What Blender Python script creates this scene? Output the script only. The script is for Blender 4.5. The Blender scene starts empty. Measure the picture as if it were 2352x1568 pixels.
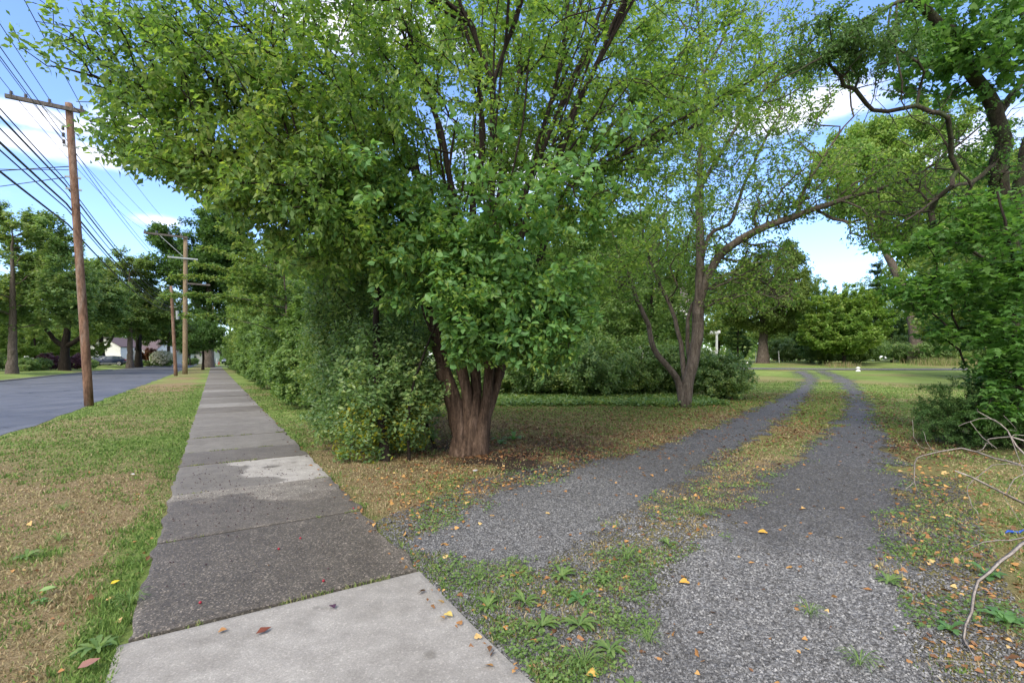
import bpy, math, random
import numpy as np
from mathutils import Vector
R = math.radians
rs = np.random.RandomState(7)
random.seed(7)
S = bpy.context.scene
COL = S.collection

# ------------------------------------------------------------------ camera, sky, sun, exposure
FPX, CX, HY, CH = 1100.0, 1176.0, 824.0, 1.38      # focal length (px of a 2352 px wide picture), centre, horizon row, eye height
cam = bpy.data.objects.new('camera', bpy.data.cameras.new('camera'))
COL.objects.link(cam); S.camera = cam
cam.location = (0, 0, CH); cam.rotation_euler = (R(90), 0, 0)
cam.data.sensor_width = 36; cam.data.lens = 36*FPX/2352
cam.data.shift_y = (HY-784)/2352
cam.data.clip_start = 0.05; cam.data.clip_end = 3000

SUN_EL, SUN_AZ = R(44), R(205)     # azimuth clockwise from +Y: behind the camera, a little to its left
w = bpy.data.worlds.new("World"); S.world = w; w.use_nodes = True
nt = w.node_tree; nt.nodes.clear()
def nn(nt, typ, **k):
    n = nt.nodes.new(typ)
    for a, b in k.items(): setattr(n, a, b)
    return n
out = nn(nt, 'ShaderNodeOutputWorld'); bg = nn(nt, 'ShaderNodeBackground')
sky = nn(nt, 'ShaderNodeTexSky'); sky.sky_type = 'NISHITA'; sky.sun_disc = False
sky.sun_elevation = SUN_EL; sky.sun_rotation = SUN_AZ
sky.air_density = 1.0; sky.dust_density = 0.4; sky.ozone_density = 2.5
tc = nn(nt, 'ShaderNodeTexCoord')
def vmath(op, a, b=None, nt=nt):
    n = nn(nt, 'ShaderNodeVectorMath', operation=op)
    for i, q in enumerate((a, b)):
        if q is None: continue
        if isinstance(q, (tuple, list)): n.inputs[i].default_value = q
        else: nt.links.new(q, n.inputs[i])
    return n
def fmath(op, a, b=None, c=None, nt=nt, clamp=False):
    n = nn(nt, 'ShaderNodeMath', operation=op); n.use_clamp = clamp
    for i, q in enumerate((a, b, c)):
        if q is None: continue
        if isinstance(q, (int, float)): n.inputs[i].default_value = q
        else: nt.links.new(q, n.inputs[i])
    return n.outputs[0]
nz = nn(nt, 'ShaderNodeTexNoise'); nz.inputs['Scale'].default_value = 5.0; nz.inputs['Detail'].default_value = 8
nz.inputs['Roughness'].default_value = 0.6
mp = nn(nt, 'ShaderNodeMapping'); mp.inputs['Scale'].default_value = (1, 1, 2.6)
nt.links.new(tc.outputs['Generated'], mp.inputs[0]); nt.links.new(mp.outputs[0], nz.inputs[0])
cl = None
for (u, v, su, sv, k) in [(70, 262, 270, 42, .8), (330, 282, 160, 42, .7), (90, 330, 330, 42, .8), (370, 510, 90, 26, .85),
                          (1830, 255, 270, 70, .85), (900, 60, 500, 120, .8), (1180, 380, 500, 160, .55), (2080, 560, 260, 40, .45),
                          (1330, 640, 600, 70, .45), (1650, 470, 300, 45, .6), (240, 665, 500, 26, .4), (2250, 330, 260, 120, .6)]:
    c = Vector(((u-CX)/FPX, 1, (HY-v)/FPX)); ln = c.length; c.normalize()
    d = vmath('SUBTRACT', tc.outputs['Generated'], tuple(c))
    s = vmath('MULTIPLY', d.outputs[0], (FPX*ln/su, FPX*ln/su, FPX*ln/sv))
    l = vmath('LENGTH', s.outputs[0])
    f = fmath('MULTIPLY', fmath('SUBTRACT', 1.0, l.outputs['Value'], clamp=True), k)
    cl = f if cl is None else fmath('MAXIMUM', cl, f)
# unseen bright cloud deck added overhead and behind the viewer to whiten the fill
dk_ = vmath('DOT_PRODUCT', tc.outputs['Generated'], (0.0, -.80, .60))
cl = fmath('MAXIMUM', cl, fmath('MULTIPLY', fmath('ADD', dk_.outputs['Value'], .05, clamp=True), 1.5))
cf = fmath('ADD', cl, fmath('MULTIPLY', fmath('SUBTRACT', nz.outputs['Fac'], 0.5), 1.5))
mr = nn(nt, 'ShaderNodeMapRange'); mr.interpolation_type = 'SMOOTHSTEP'
mr.inputs['From Min'].default_value = 0.22; mr.inputs['From Max'].default_value = 0.75
nt.links.new(cf, mr.inputs['Value'])
mx = nn(nt, 'ShaderNodeMix', data_type='RGBA')
nt.links.new(fmath('MULTIPLY', mr.outputs[0], .85), mx.inputs['Factor'])
mx.inputs['B'].default_value = (4.7, 4.65, 4.95, 1)
tint = nn(nt, 'ShaderNodeMix', data_type='RGBA', blend_type='MULTIPLY'); tint.inputs['Factor'].default_value = 1
nt.links.new(sky.outputs[0], tint.inputs['A']); tint.inputs['B'].default_value = (.80, .86, 1.06, 1)
nt.links.new(tint.outputs['Result'], mx.inputs['A'])
nt.links.new(mx.outputs['Result'], bg.inputs['Color']); bg.inputs['Strength'].default_value = 0.15
nt.links.new(bg.outputs[0], out.inputs[0])

sl = bpy.data.lights.new('sun', 'SUN'); sl.energy = 1.8; sl.angle = R(28); sl.color = (1, .92, .78)
so = bpy.data.objects.new('sun', sl); COL.objects.link(so)
so.rotation_euler = (Vector((math.sin(SUN_AZ)*math.cos(SUN_EL), math.cos(SUN_AZ)*math.cos(SUN_EL), math.sin(SUN_EL)))).to_track_quat('Z', 'Y').to_euler()
S.view_settings.view_transform = 'Standard'; S.view_settings.look = 'None'
S.view_settings.exposure = 1.30; S.view_settings.gamma = 1.0; S.view_settings.use_curve_mapping = False
S.cycles.max_bounces = 7; S.cycles.transparent_max_bounces = 12; S.cycles.transmission_bounces = 4

# ------------------------------------------------------------------ layout helpers
TH = math.atan((CX-490)/FPX); CT, ST = math.cos(TH), math.sin(TH)   # the street runs this far left of the view axis
def LA(x, y): return x*CT + y*ST, -x*ST + y*CT      # (metres right of the camera across the street, metres along it)
def XY(l, a): return l*CT - a*ST, l*ST + a*CT
def sstep(a, b, x):
    t = np.clip((x-a)/(b-a), 0, 1); return t*t*(3-2*t)
_yy = np.array([-50, 13, 20, 26, 30, 34, 38, 42, 47, 54, 65, 90, 600.]); _hh = np.array([0, 0, .07, .18, .29, .42, .57, .76, .98, 1.1, 1.17, 1.2, 1.2])
def H(x, y):
    x = np.asarray(x, float); y = np.asarray(y, float)
    l = x*CT + y*ST
    return np.interp(y, _yy, _hh)*sstep(3, 9, l) + .2*sstep(11.0, 13.5, -l)
def gnd(u, v):                                        # the point of the ground seen at this place of the photograph
    dx, dz = (u-CX)/FPX, (v-HY)/FPX
    lo, d = 0.5, 0.5
    while d < 400:
        if CH - dz*d < float(H(dx*d, d)): break
        lo = d; d *= 1.02
    hi = d
    for _ in range(30):
        m = (lo+hi)/2
        if CH - dz*m < float(H(dx*m, m)): hi = m
        else: lo = m
    return np.array([dx*hi, hi, float(H(dx*hi, hi))])
def at(u, v, d): return np.array([(u-CX)/FPX*d, d, CH-(v-HY)/FPX*d])
def onground(x, y): return np.array([x, y, float(H(x, y))])
def _hash(ix, iy, s):
    h = (ix*374761393 + iy*668265263 + s*974711) & 0x7fffffff
    h = ((h ^ (h >> 13))*1274126177) & 0x7fffffff
    return ((h ^ (h >> 16)) & 0xffff)/65535.0
def vn(x, y, sc, seed=0, oct=1):
    x = np.asarray(x, float); y = np.asarray(y, float)
    t = 0; a = 1; n = 0
    for o in range(oct):
        X = x/sc*2**o + 1000; Y = y/sc*2**o + 1000
        ix = np.floor(X).astype(np.int64); iy = np.floor(Y).astype(np.int64)
        fx = X-ix; fy = Y-iy; fx = fx*fx*(3-2*fx); fy = fy*fy*(3-2*fy)
        s = seed + o*17
        v = (_hash(ix, iy, s)*(1-fx)+_hash(ix+1, iy, s)*fx)*(1-fy)+(_hash(ix, iy+1, s)*(1-fx)+_hash(ix+1, iy+1, s)*fx)*fy
        t = t+v*a; n += a; a *= .5
    return t/n
def sdf(x, y, poly):                                   # metres inside (+) or outside (-) a polygon
    P = np.array(poly)[:, :2]; d = np.full(x.shape, 1e9); ins = np.zeros(x.shape, bool)
    for i in range(len(P)):
        a = P[i]; b = P[(i+1) % len(P)]; e = b-a
        t = np.clip(((x-a[0])*e[0]+(y-a[1])*e[1])/(e@e), 0, 1)
        d = np.minimum(d, np.hypot(x-a[0]-t*e[0], y-a[1]-t*e[1]))
        c = ((a[1] > y) != (b[1] > y)) & (x < (b[0]-a[0])*(y-a[1])/(b[1]-a[1]+1e-12)+a[0])
        ins ^= c
    return np.where(ins, d, -d)

# ------------------------------------------------------------------ mesh helpers
def tag(o, label=None, cat=None, group=None, kind=None):
    if label: o['label'] = label
    if cat: o['category'] = cat
    if group: o['group'] = group
    if kind: o['kind'] = kind
    return o
def link(name, me, mat=None, parent=None):
    o = bpy.data.objects.new(name, me); COL.objects.link(o)
    if mat is not None and me is not None and not len(me.materials): me.materials.append(mat)
    if parent is not None: o.parent = parent
    return o
def empty(name, loc, rz=0):
    o = bpy.data.objects.new(name, None); COL.objects.link(o); o.location = [float(c) for c in loc]; o.rotation_euler.z = rz
    o.empty_display_size = .2
    return o
def npmesh(name, V, F, smooth=False, **attrs):         # F: (n,3) or (n,4) array, or a list of such arrays
    if not isinstance(F, (list, tuple)): F = [F]
    F = [f for f in F if len(f)]
    me = bpy.data.meshes.new(name)
    me.vertices.add(len(V)); me.vertices.foreach_set('co', np.ascontiguousarray(V, np.float32).ravel())
    tot = np.concatenate([np.full(len(f), f.shape[1], np.int32) for f in F])
    li = np.concatenate([f.ravel() for f in F]).astype(np.int32)
    me.loops.add(len(li)); me.loops.foreach_set('vertex_index', li)
    me.polygons.add(len(tot)); me.polygons.foreach_set('loop_start', np.concatenate([[0], np.cumsum(tot)[:-1]]).astype(np.int32))
    me.polygons.foreach_set('loop_total', tot)
    me.polygons.foreach_set('use_smooth', np.full(len(tot), smooth))
    for k, a in attrs.items():
        at_ = me.attributes.new(k, 'FLOAT', 'POINT'); at_.data.foreach_set('value', np.ascontiguousarray(a, np.float32))
    me.update(calc_edges=True); me.validate()
    return me
class MB:                                              # collects boxes, prisms and tubes into one mesh
    def __init__(s): s.v = []; s.f = []
    def add(s, V, F):
        n = len(s.v); s.v += [tuple(float(c) for c in p) for p in V]; s.f += [tuple(i+n for i in f) for f in F]; return s
    def box(s, c, d, rz=0, tilt=None):
        hx, hy, hz = d[0]/2, d[1]/2, d[2]/2; V = []
        for z in (-hz, hz):
            for x, y in ((-hx, -hy), (hx, -hy), (hx, hy), (-hx, hy)):
                X = x*math.cos(rz)-y*math.sin(rz); Y = x*math.sin(rz)+y*math.cos(rz)
                V.append((c[0]+X, c[1]+Y, c[2]+z))
        return s.add(V, [(3, 2, 1, 0), (4, 5, 6, 7), (0, 1, 5, 4), (1, 2, 6, 5), (2, 3, 7, 6), (3, 0, 4, 7)])
    def bar(s, a, b, wd, h=None):                      # a straight square bar
        a = Vector(a); b = Vector(b); h = h or wd; t = (b-a).normalized()
        up = Vector((0, 0, 1)) if abs(t.z) < .9 else Vector((1, 0, 0))
        sd = t.cross(up).normalized()*wd/2; u = sd.cross(t).normalized()*h/2
        V = [p+i*sd+j*u for p in (a, b) for i, j in ((-1, -1), (1, -1), (1, 1), (-1, 1))]
        return s.add(V, [(3, 2, 1, 0), (4, 5, 6, 7), (0, 1, 5, 4), (1, 2, 6, 5), (2, 3, 7, 6), (3, 0, 4, 7)])
    def tube(s, pts, r, n=8, cap=True):
        pts = [Vector([float(c) for c in p]) for p in pts]; rr = r if isinstance(r, (list, tuple)) else [r]*len(pts); V = []; F = []
        for i, p in enumerate(pts):
            t = (pts[min(i+1, len(pts)-1)]-pts[max(i-1, 0)]).normalized()
            ref = Vector((0, 0, 1)) if abs(t.z) < .9 else Vector((1, 0, 0))
            a = t.cross(ref).normalized(); b = t.cross(a)
            V += [p+(a*math.cos(2*math.pi*k/n)+b*math.sin(2*math.pi*k/n))*rr[i] for k in range(n)]
        for i in range(len(pts)-1):
            for k in range(n):
                F.append((i*n+k, i*n+(k+1) % n, (i+1)*n+(k+1) % n, (i+1)*n+k))
        if cap: F += [tuple(range(n))[::-1], tuple(range((len(pts)-1)*n, len(pts)*n))]
        return s.add(V, F)
    def prism(s, prof, y0, y1):                        # profile in x,z pushed from y0 to y1
        n = len(prof); V = [(x, y0, z) for x, z in prof]+[(x, y1, z) for x, z in prof]
        return s.add(V, [tuple(range(n)), tuple(range(2*n-1, n-1, -1))]+[(i, i+n, (i+1) % n+n, (i+1) % n) for i in range(n)])
    def build(s, name, mat, parent=None, smooth=False, bevel=0):
        me = bpy.data.meshes.new(name); me.from_pydata(s.v, [], s.f); me.update()
        if smooth:
            for p in me.polygons: p.use_smooth = True
        o = link(name, me, mat, parent)
        if bevel:
            m = o.modifiers.new('bevel', 'BEVEL'); m.width = bevel; m.segments = 2
        return o

# ------------------------------------------------------------------ materials
def newmat(name):
    m = bpy.data.materials.new(name); m.use_nodes = True; nt = m.node_tree; nt.nodes.clear()
    o = nn(nt, 'ShaderNodeOutputMaterial'); b = nn(nt, 'ShaderNodeBsdfPrincipled'); nt.links.new(b.outputs[0], o.inputs[0])
    return m, nt, b, o
def ramp(nt, fac, stops, interp='LINEAR'):
    r = nn(nt, 'ShaderNodeValToRGB'); r.color_ramp.interpolation = interp
    e = r.color_ramp.elements
    while len(e) < len(stops): e.new(.5)
    for q, (p, c) in zip(e, stops): q.position = p; q.color = (*c, 1)
    nt.links.new(fac, r.inputs[0]); return r.outputs[0]
def attr(nt, name):
    a = nn(nt, 'ShaderNodeAttribute'); a.attribute_name = name; return a.outputs['Fac']
def noise(nt, scale, detail=4, rough=.55, vec=None, dist=0):
    n = nn(nt, 'ShaderNodeTexNoise'); n.inputs['Scale'].default_value = scale; n.inputs['Detail'].default_value = detail
    n.inputs['Roughness'].default_value = rough; n.inputs['Distortion'].default_value = dist
    if vec is None: vec = nn(nt, 'ShaderNodeTexCoord').outputs['Object']
    nt.links.new(vec, n.inputs['Vector']); return n.outputs['Fac']
def objvec(nt, scale):
    t = nn(nt, 'ShaderNodeTexCoord'); m = nn(nt, 'ShaderNodeMapping'); m.inputs['Scale'].default_value = scale
    nt.links.new(t.outputs['Object'], m.inputs[0]); return m.outputs[0]
def mixc(nt, f, a, b, mode='MIX'):
    m = nn(nt, 'ShaderNodeMix', data_type='RGBA', blend_type=mode)
    for k, q in (('Factor', f), ('A', a), ('B', b)):
        if isinstance(q, (int, float)): m.inputs[k].default_value = q
        elif isinstance(q, tuple): m.inputs[k].default_value = (*q, 1)
        else: nt.links.new(q, m.inputs[k])
    return m.outputs['Result']
def bump(nt, h, b, strength=.5, dist=.02):
    n = nn(nt, 'ShaderNodeBump'); n.inputs['Strength'].default_value = strength; n.inputs['Distance'].default_value = dist
    nt.links.new(h, n.inputs['Height']); nt.links.new(n.outputs[0], b.inputs['Normal'])
def leafmat(name, cols, trans=.38, rough=.5, spec=.35, clump=.8, cl_scale=.9):
    m, nt, b, o = newmat(name)
    f = fmath('ADD', fmath('MULTIPLY', attr(nt, 'rnd'), 1-clump*.5, nt=nt),
              fmath('MULTIPLY', fmath('SUBTRACT', noise(nt, cl_scale, 3), .5, nt=nt), clump*1.6, nt=nt), nt=nt, clamp=True)
    n = len(cols)
    c = ramp(nt, fmath('ADD', f, .08, nt=nt), [(i/(n-1), q) for i, q in enumerate(cols)])
    nt.links.new(c, b.inputs['Base Color']); b.inputs['Roughness'].default_value = rough
    b.inputs['Specular IOR Level'].default_value = spec
    t = nn(nt, 'ShaderNodeBsdfTranslucent'); tc_ = mixc(nt, 1.0, c, (1.55, 1.55, .8), 'MULTIPLY')
    nt.links.new(tc_, t.inputs['Color'])
    ms = nn(nt, 'ShaderNodeMixShader'); ms.inputs[0].default_value = trans
    nt.links.new(b.outputs[0], ms.inputs[1]); nt.links.new(t.outputs[0], ms.inputs[2]); nt.links.new(ms.outputs[0], o.inputs[0])
    return m
def barkmat(name, c0, c1, c2, sc=14, bs=.8, moss=None, young=None):
    m, nt, b, o = newmat(name)
    f = noise(nt, sc, 6, .65, objvec(nt, (1, 1, .16)), .6); g = noise(nt, 2.2, 3)
    c = ramp(nt, f, [(.28, c0), (.5, c1), (.75, c2)])
    c = mixc(nt, fmath('MULTIPLY', g, .55, nt=nt), c, c0)
    if moss: c = mixc(nt, fmath('MULTIPLY', fmath('SUBTRACT', noise(nt, 6, 5), .47, nt=nt, clamp=True), 4, nt=nt, clamp=True), c, moss)
    if young:                                          # crown shade painted into the bark colour: limbs darken with height
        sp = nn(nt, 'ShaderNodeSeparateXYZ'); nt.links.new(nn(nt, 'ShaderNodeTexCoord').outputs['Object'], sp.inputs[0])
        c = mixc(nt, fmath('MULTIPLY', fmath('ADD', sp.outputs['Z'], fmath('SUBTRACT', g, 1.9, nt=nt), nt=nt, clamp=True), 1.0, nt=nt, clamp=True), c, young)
    k_ = ramp(nt, noise(nt, sc*3, 5, .7, objvec(nt, (1, 1, .3))), [(.35, (.45, .45, .45)), (.6, (1.15, 1.15, 1.15))])
    c = mixc(nt, .8, c, k_, 'MULTIPLY')
    nt.links.new(c, b.inputs['Base Color']); b.inputs['Roughness'].default_value = .9; b.inputs['Specular IOR Level'].default_value = .2
    bump(nt, fmath('ADD', f, fmath('MULTIPLY', noise(nt, sc*3, 5, .7, objvec(nt, (1, 1, .3))), .5, nt=nt), nt=nt), b, bs, .03); return m
def flat(name, col, rough=.6, metal=0, var=.15, sc=8, bs=0, spec=.4):
    m, nt, b, o = newmat(name)
    f = noise(nt, sc, 5)
    c = ramp(nt, f, [(.25, tuple(q*(1-var) for q in col)), (.75, tuple(min(1, q*(1+var)) for q in col))])
    nt.links.new(c, b.inputs['Base Color']); b.inputs['Roughness'].default_value = rough; b.inputs['Metallic'].default_value = metal
    b.inputs['Specular IOR Level'].default_value = spec
    if bs: bump(nt, f, b, bs, .01)
    return m
M = {}
M['leaf_main'] = leafmat('leaf_main', [(0.072, 0.146, 0.042), (0.138, 0.252, 0.059), (0.227, 0.336, 0.076), (0.383, 0.447, 0.097)], .55, .42, .4, .6, .7)
M['leaf_big'] = leafmat('leaf_big', [(0.092, 0.214, 0.072), (0.144, 0.294, 0.093), (0.206, 0.364, 0.129)], .42, .5, .4, .4, 1.2)
M['leaf_bush'] = leafmat('leaf_bush', [(0.090, 0.168, 0.060), (0.144, 0.251, 0.081), (0.234, 0.328, 0.109), (0.386, 0.425, 0.095)], .4, .38, .5, .6, .8)
M['leaf_hedge'] = leafmat('leaf_hedge', [(0.090, 0.167, 0.053), (0.150, 0.252, 0.076), (0.227, 0.324, 0.104), (0.359, 0.402, 0.120)], .42, .5, .3, .8, .5)
M['leaf_light'] = leafmat('leaf_light', [(0.091, 0.178, 0.059), (0.160, 0.257, 0.074), (0.252, 0.317, 0.092), (0.367, 0.366, 0.121)], .5, .5, .3, .7, .35)
M['leaf_dark'] = leafmat('leaf_dark', [(.05, .11, .028), (.08, .16, .04), (.13, .21, .055)], .4, .5, .3, .7, .6)
M['leaf_street'] = leafmat('leaf_street', [(0.110, 0.199, 0.073), (0.168, 0.266, 0.089), (0.245, 0.320, 0.112), (0.363, 0.350, 0.137)], .42, .5, .3, .8, .3)
M['leaf_maple'] = leafmat('leaf_maple', [(0.064, 0.158, 0.041), (0.106, 0.228, 0.054), (0.170, 0.297, 0.073)], .5, .45, .35, .5, .8)
M['leaf_needle'] = leafmat('leaf_needle', [(.04, .09, .028), (.065, .13, .036), (.11, .17, .048)], .25, .6, .2, .6, .9)
M['leaf_dogwood'] = leafmat('leaf_dogwood', [(.12, .24, .05), (.19, .31, .07), (.27, .36, .095), (.36, .4, .12)], .42, .5, .3, .8, .35)
M['leaf_olive'] = leafmat('leaf_olive', [(0.078, 0.130, 0.033), (0.130, 0.195, 0.046), (0.208, 0.260, 0.065)], .35, .6, .2, .6, .6)
M['leaf_purple'] = leafmat('leaf_purple', [(0.070, 0.030, 0.050), (0.140, 0.056, 0.090), (0.200, 0.100, 0.120)], .2, .5, .3, .6, 2)
M['leaf_yellow'] = leafmat('leaf_yellow', [(.18, .22, .02), (.28, .28, .02), (.33, .26, .02)], .4, .5, .3, .5, 2)
M['flower_white'] = leafmat('flower_white', [(.55, .55, .48), (.7, .7, .62)], .2, .7, .2, .3, 2)
M['leaf_red'] = leafmat('leaf_red', [(.10, .03, .02), (.16, .06, .03), (.12, .10, .03)], .3, .5, .3, .6, 2)
M['bark_main'] = barkmat('bark_main', (.035, .023, .016), (.13, .085, .06), (.28, .195, .145), 15, 1.0, young=(.035, .026, .02))  # crown shade painted onto the upper limbs
M['bark_dark'] = barkmat('bark_dark', (.014, .011, .009), (.035, .027, .02), (.07, .056, .045))
M['bark_grey'] = barkmat('bark_grey', (.06, .047, .038), (.145, .118, .097), (.26, .225, .19), 13, .8)
M['bark_moss'] = barkmat('bark_moss', (.025, .02, .016), (.06, .048, .036), (.11, .09, .07), 13, .8, (.05, .07, .03))
M['bleached'] = barkmat('bleached', (.20, .17, .15), (.36, .32, .29), (.48, .44, .41), 30, .3)
M['pole_wood'] = barkmat('pole_wood', (.10, .06, .042), (.25, .145, .095), (.34, .29, .25), 6, .6)
M['pole_pale'] = barkmat('pole_pale', (.20, .145, .09), (.30, .225, .145), (.38, .30, .2), 9, .3)
M['arm_wood'] = barkmat('arm_wood', (.06, .055, .05), (.14, .125, .11), (.2, .18, .16), 9, .4)
M['wire'] = flat('wire', (.018, .018, .02), .5)
M['ceramic'] = flat('ceramic', (.07, .065, .06), .25)
M['galv'] = flat('galv', (.35, .38, .38), .45, .4)

# ------------------------------------------------------------------ foliage engine
def unit(v): return v/np.maximum(np.linalg.norm(v, axis=-1, keepdims=True), 1e-9)
LEAF = {   # outline in leaf space: x along the leaf, y across it, z off it
 'oval': (np.array([[0, 0, 0], [.3, .27, .05], [.62, .24, .04], [1, 0, -.06], [.62, -.24, .04], [.3, -.27, .05], [.5, 0, -.02]]),
          np.array([[0, 6, 1], [1, 6, 2], [2, 6, 3], [3, 6, 4], [4, 6, 5], [5, 6, 0]])),
 'blade': (np.array([[0, 0, 0], [.42, .27, .06], [1, 0, -.1], [.42, -.27, .06], [.5, 0, -.03]]),
           np.array([[0, 4, 1], [1, 4, 2], [2, 4, 3], [3, 4, 0]])),
 'rhomb': (np.array([[0, 0, 0], [.45, .34, .04], [1, 0, 0], [.45, -.34, .04]]), np.array([[0, 1, 2], [0, 2, 3]])),
 'needle': (np.array([[0, .0, 0], [.5, .13, 0], [1, 0, -.08], [.5, -.13, 0]]), np.array([[0, 1, 2], [0, 2, 3]])),
 'fan': (np.array([[0, 0, 0], [.5, .34, .06], [.85, .5, .02], [1, .22, -.03], [.86, 0, .0], [1, -.22, -.03], [.85, -.5, .02], [.5, -.34, .06]]),
         np.array([[0, 4, 1], [1, 4, 3], [1, 3, 2], [0, 7, 4], [7, 5, 4], [7, 6, 5]])),
 'maple': (np.array([[0, 0, 0], [-.04, .30, 0], [.22, .26, .02], [.42, .56, -.05], [.52, .22, .03], [1, 0, -.08], [.52, -.22, .03], [.42, -.56, -.05], [.22, -.26, .02], [-.04, -.30, 0], [.4, 0, .0]]),
           np.array([[0, 10, 1], [1, 10, 2], [2, 10, 3], [3, 10, 4], [4, 10, 5], [5, 10, 6], [6, 10, 7], [7, 10, 8], [8, 10, 9], [9, 10, 0]])),
}
def leafmesh(name, P, D, N, size, shape, rnd=None):
    T, F = LEAF[shape]; n = len(P); k = len(T)
    D = unit(D); Sd = unit(np.cross(N, D)); Nn = np.cross(D, Sd)
    V = P[:, None, :]+(T[None, :, 0, None]*D[:, None]+T[None, :, 1, None]*Sd[:, None]+T[None, :, 2, None]*Nn[:, None])*size[:, None, None]
    Fa = F[None]+(np.arange(n)*k)[:, None, None]
    if rnd is None: rnd = rs.rand(n)
    return npmesh(name, V.reshape(-1, 3), Fa.reshape(-1, 3), rnd=np.repeat(rnd, k))
def smoothline(pts, seg=.25):                         # Catmull-Rom through x,y,z,r rows
    P = np.array(pts, float); P = np.vstack([2*P[0]-P[1], P, 2*P[-1]-P[-2]]); o = []
    for i in range(1, len(P)-2):
        k = max(2, int(np.linalg.norm(P[i+1, :3]-P[i, :3])/seg))
        for t in np.arange(k)/k:
            o.append(.5*(2*P[i]+(P[i+1]-P[i-1])*t+(2*P[i-1]-5*P[i]+4*P[i+1]-P[i+2])*t*t+(3*P[i]-P[i-1]-3*P[i+1]+P[i+2])*t**3))
    o.append(P[-2]); return np.array(o)
def grow(stems, targets, seg=.35, bf=.25, tip=.004, up=.15, wig=.06, power=2.3, scap=1.6):
    cap = 200000; pos = np.zeros((cap, 3)); par = np.full(cap, -1); rad = np.zeros(cap); pl = np.zeros(cap); n = 0
    for s in stems:
        s = np.array(s); a = s[0]; start = -1
        if n and len(s[0]) > 4 and s[0][4] > 0:
            d = np.linalg.norm(pos[:n]-a[:3], axis=1); start = int(d.argmin())
            sh = pos[start]-a[:3]; k = np.clip(1-np.arange(len(s))/max(1, min(len(s)-1, 12)), 0, 1)**2
            s[:, :3] += sh*k[:, None]
        for i, q in enumerate(s):
            pos[n] = q[:3]; rad[n] = max(q[3], tip); par[n] = start if i == 0 else n-1
            pl[n] = 0 if par[n] < 0 else pl[par[n]]+np.linalg.norm(pos[n]-pos[par[n]]); n += 1
    nst = n
    T = np.array(targets)
    order = np.argsort(np.min(np.linalg.norm(T[:, None]-pos[None, :nst:4], axis=2), axis=1) + rs.rand(len(T))*.3)
    for t in T[order]:
        d = np.linalg.norm(pos[:n]-t, axis=1); cost = d+bf*pl[:n]+(pos[:n, 2] > t[2]+.3)*.25*d
        i = int(cost.argmin()); L = d[i]
        if L < 1e-3: continue
        pd = pos[i]-pos[par[i]] if par[i] >= 0 else np.array([0, 0, 1.]); pd = pd/(np.linalg.norm(pd)+1e-9)
        c = pos[i]+(pd*.35+np.array([0, 0, up]))*L*.8
        k = max(1, int(round(L/seg))); last = i
        for j in range(1, k+1):
            q = j/k; p = (1-q)**2*pos[i]+2*q*(1-q)*c+q*q*t
            if j < k: p = p+rs.randn(3)*wig*min(seg, L)
            pos[n] = p; par[n] = last; rad[n] = 0; pl[n] = pl[last]+np.linalg.norm(p-pos[last]); last = n; n += 1
    pos, par, rad, pl = pos[:n], par[:n], rad[:n], pl[:n]
    acc = np.zeros(n); kids = np.zeros(n, int)
    for i in range(n-1, -1, -1):
        a = max(acc[i], tip**power); r = a**(1/power)
        if i >= nst: rad[i] = r
        else: rad[i] = max(rad[i], min(r, rad[i]*scap+.004))
        if par[i] >= 0: acc[par[i]] += a; kids[par[i]] += 1
    return dict(pos=pos, par=par, rad=rad, kids=kids, nst=nst)
def skelmesh(name, G, rmin=0, sides=6, big=.05, bigsides=12):
    pos, par, rad = G['pos'], G['par'], G['rad']; e = np.where(par >= 0)[0]; p = par[e]
    dirs = np.zeros_like(pos); dirs[e] = unit(pos[e]-pos[p])
    roots = np.where(par < 0)[0]; dirs[roots] = (0, 0, 1)
    main = np.zeros(len(pos), int)-1
    o = np.argsort(rad[e], kind='stable'); main[p[o]] = e[o]      # thickest child continues the limb
    tan = dirs.copy(); has = main >= 0; tan[has] = unit(dirs[has]+dirs[main[has]])
    Vs, Fs, off = [], [], 0
    for lo, hi, k in ((rmin, .012, 3), (.012, big, sides), (big, 9, bigsides)):
        q = e[(rad[e] >= lo) & (rad[e] < hi)]
        if not len(q): continue
        pq = par[q]; ismain = main[pq] == q
        t0 = np.where(ismain[:, None], tan[pq], dirs[q]); t1 = tan[q]
        r1 = rad[q]; r0 = np.where(ismain, rad[pq], np.minimum(rad[pq], rad[q]*1.25)); r0 = np.minimum(r0, r1*1.9)
        ang = np.arange(k)*2*np.pi/k; rings = []
        for t, r, c in ((t0, r0, pos[pq]), (t1, r1, pos[q])):
            ref = np.tile([.31, .95, .05], (len(t), 1)); a = unit(np.cross(t, ref)); b = np.cross(t, a)
            rings.append(c[:, None]+(a[:, None]*np.cos(ang)[None, :, None]+b[:, None]*np.sin(ang)[None, :, None])*r[:, None, None])
        V = np.concatenate(rings, 1).reshape(-1, 3); j = np.arange(k)
        f = np.stack([j, (j+1) % k, (j+1) % k+k, j+k], 1)[None]+(np.arange(len(q))*2*k)[:, None, None]+off
        Vs.append(V); Fs.append(f.reshape(-1, 4)); off += len(V)
    return npmesh(name, np.concatenate(Vs), Fs, smooth=True)
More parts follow.
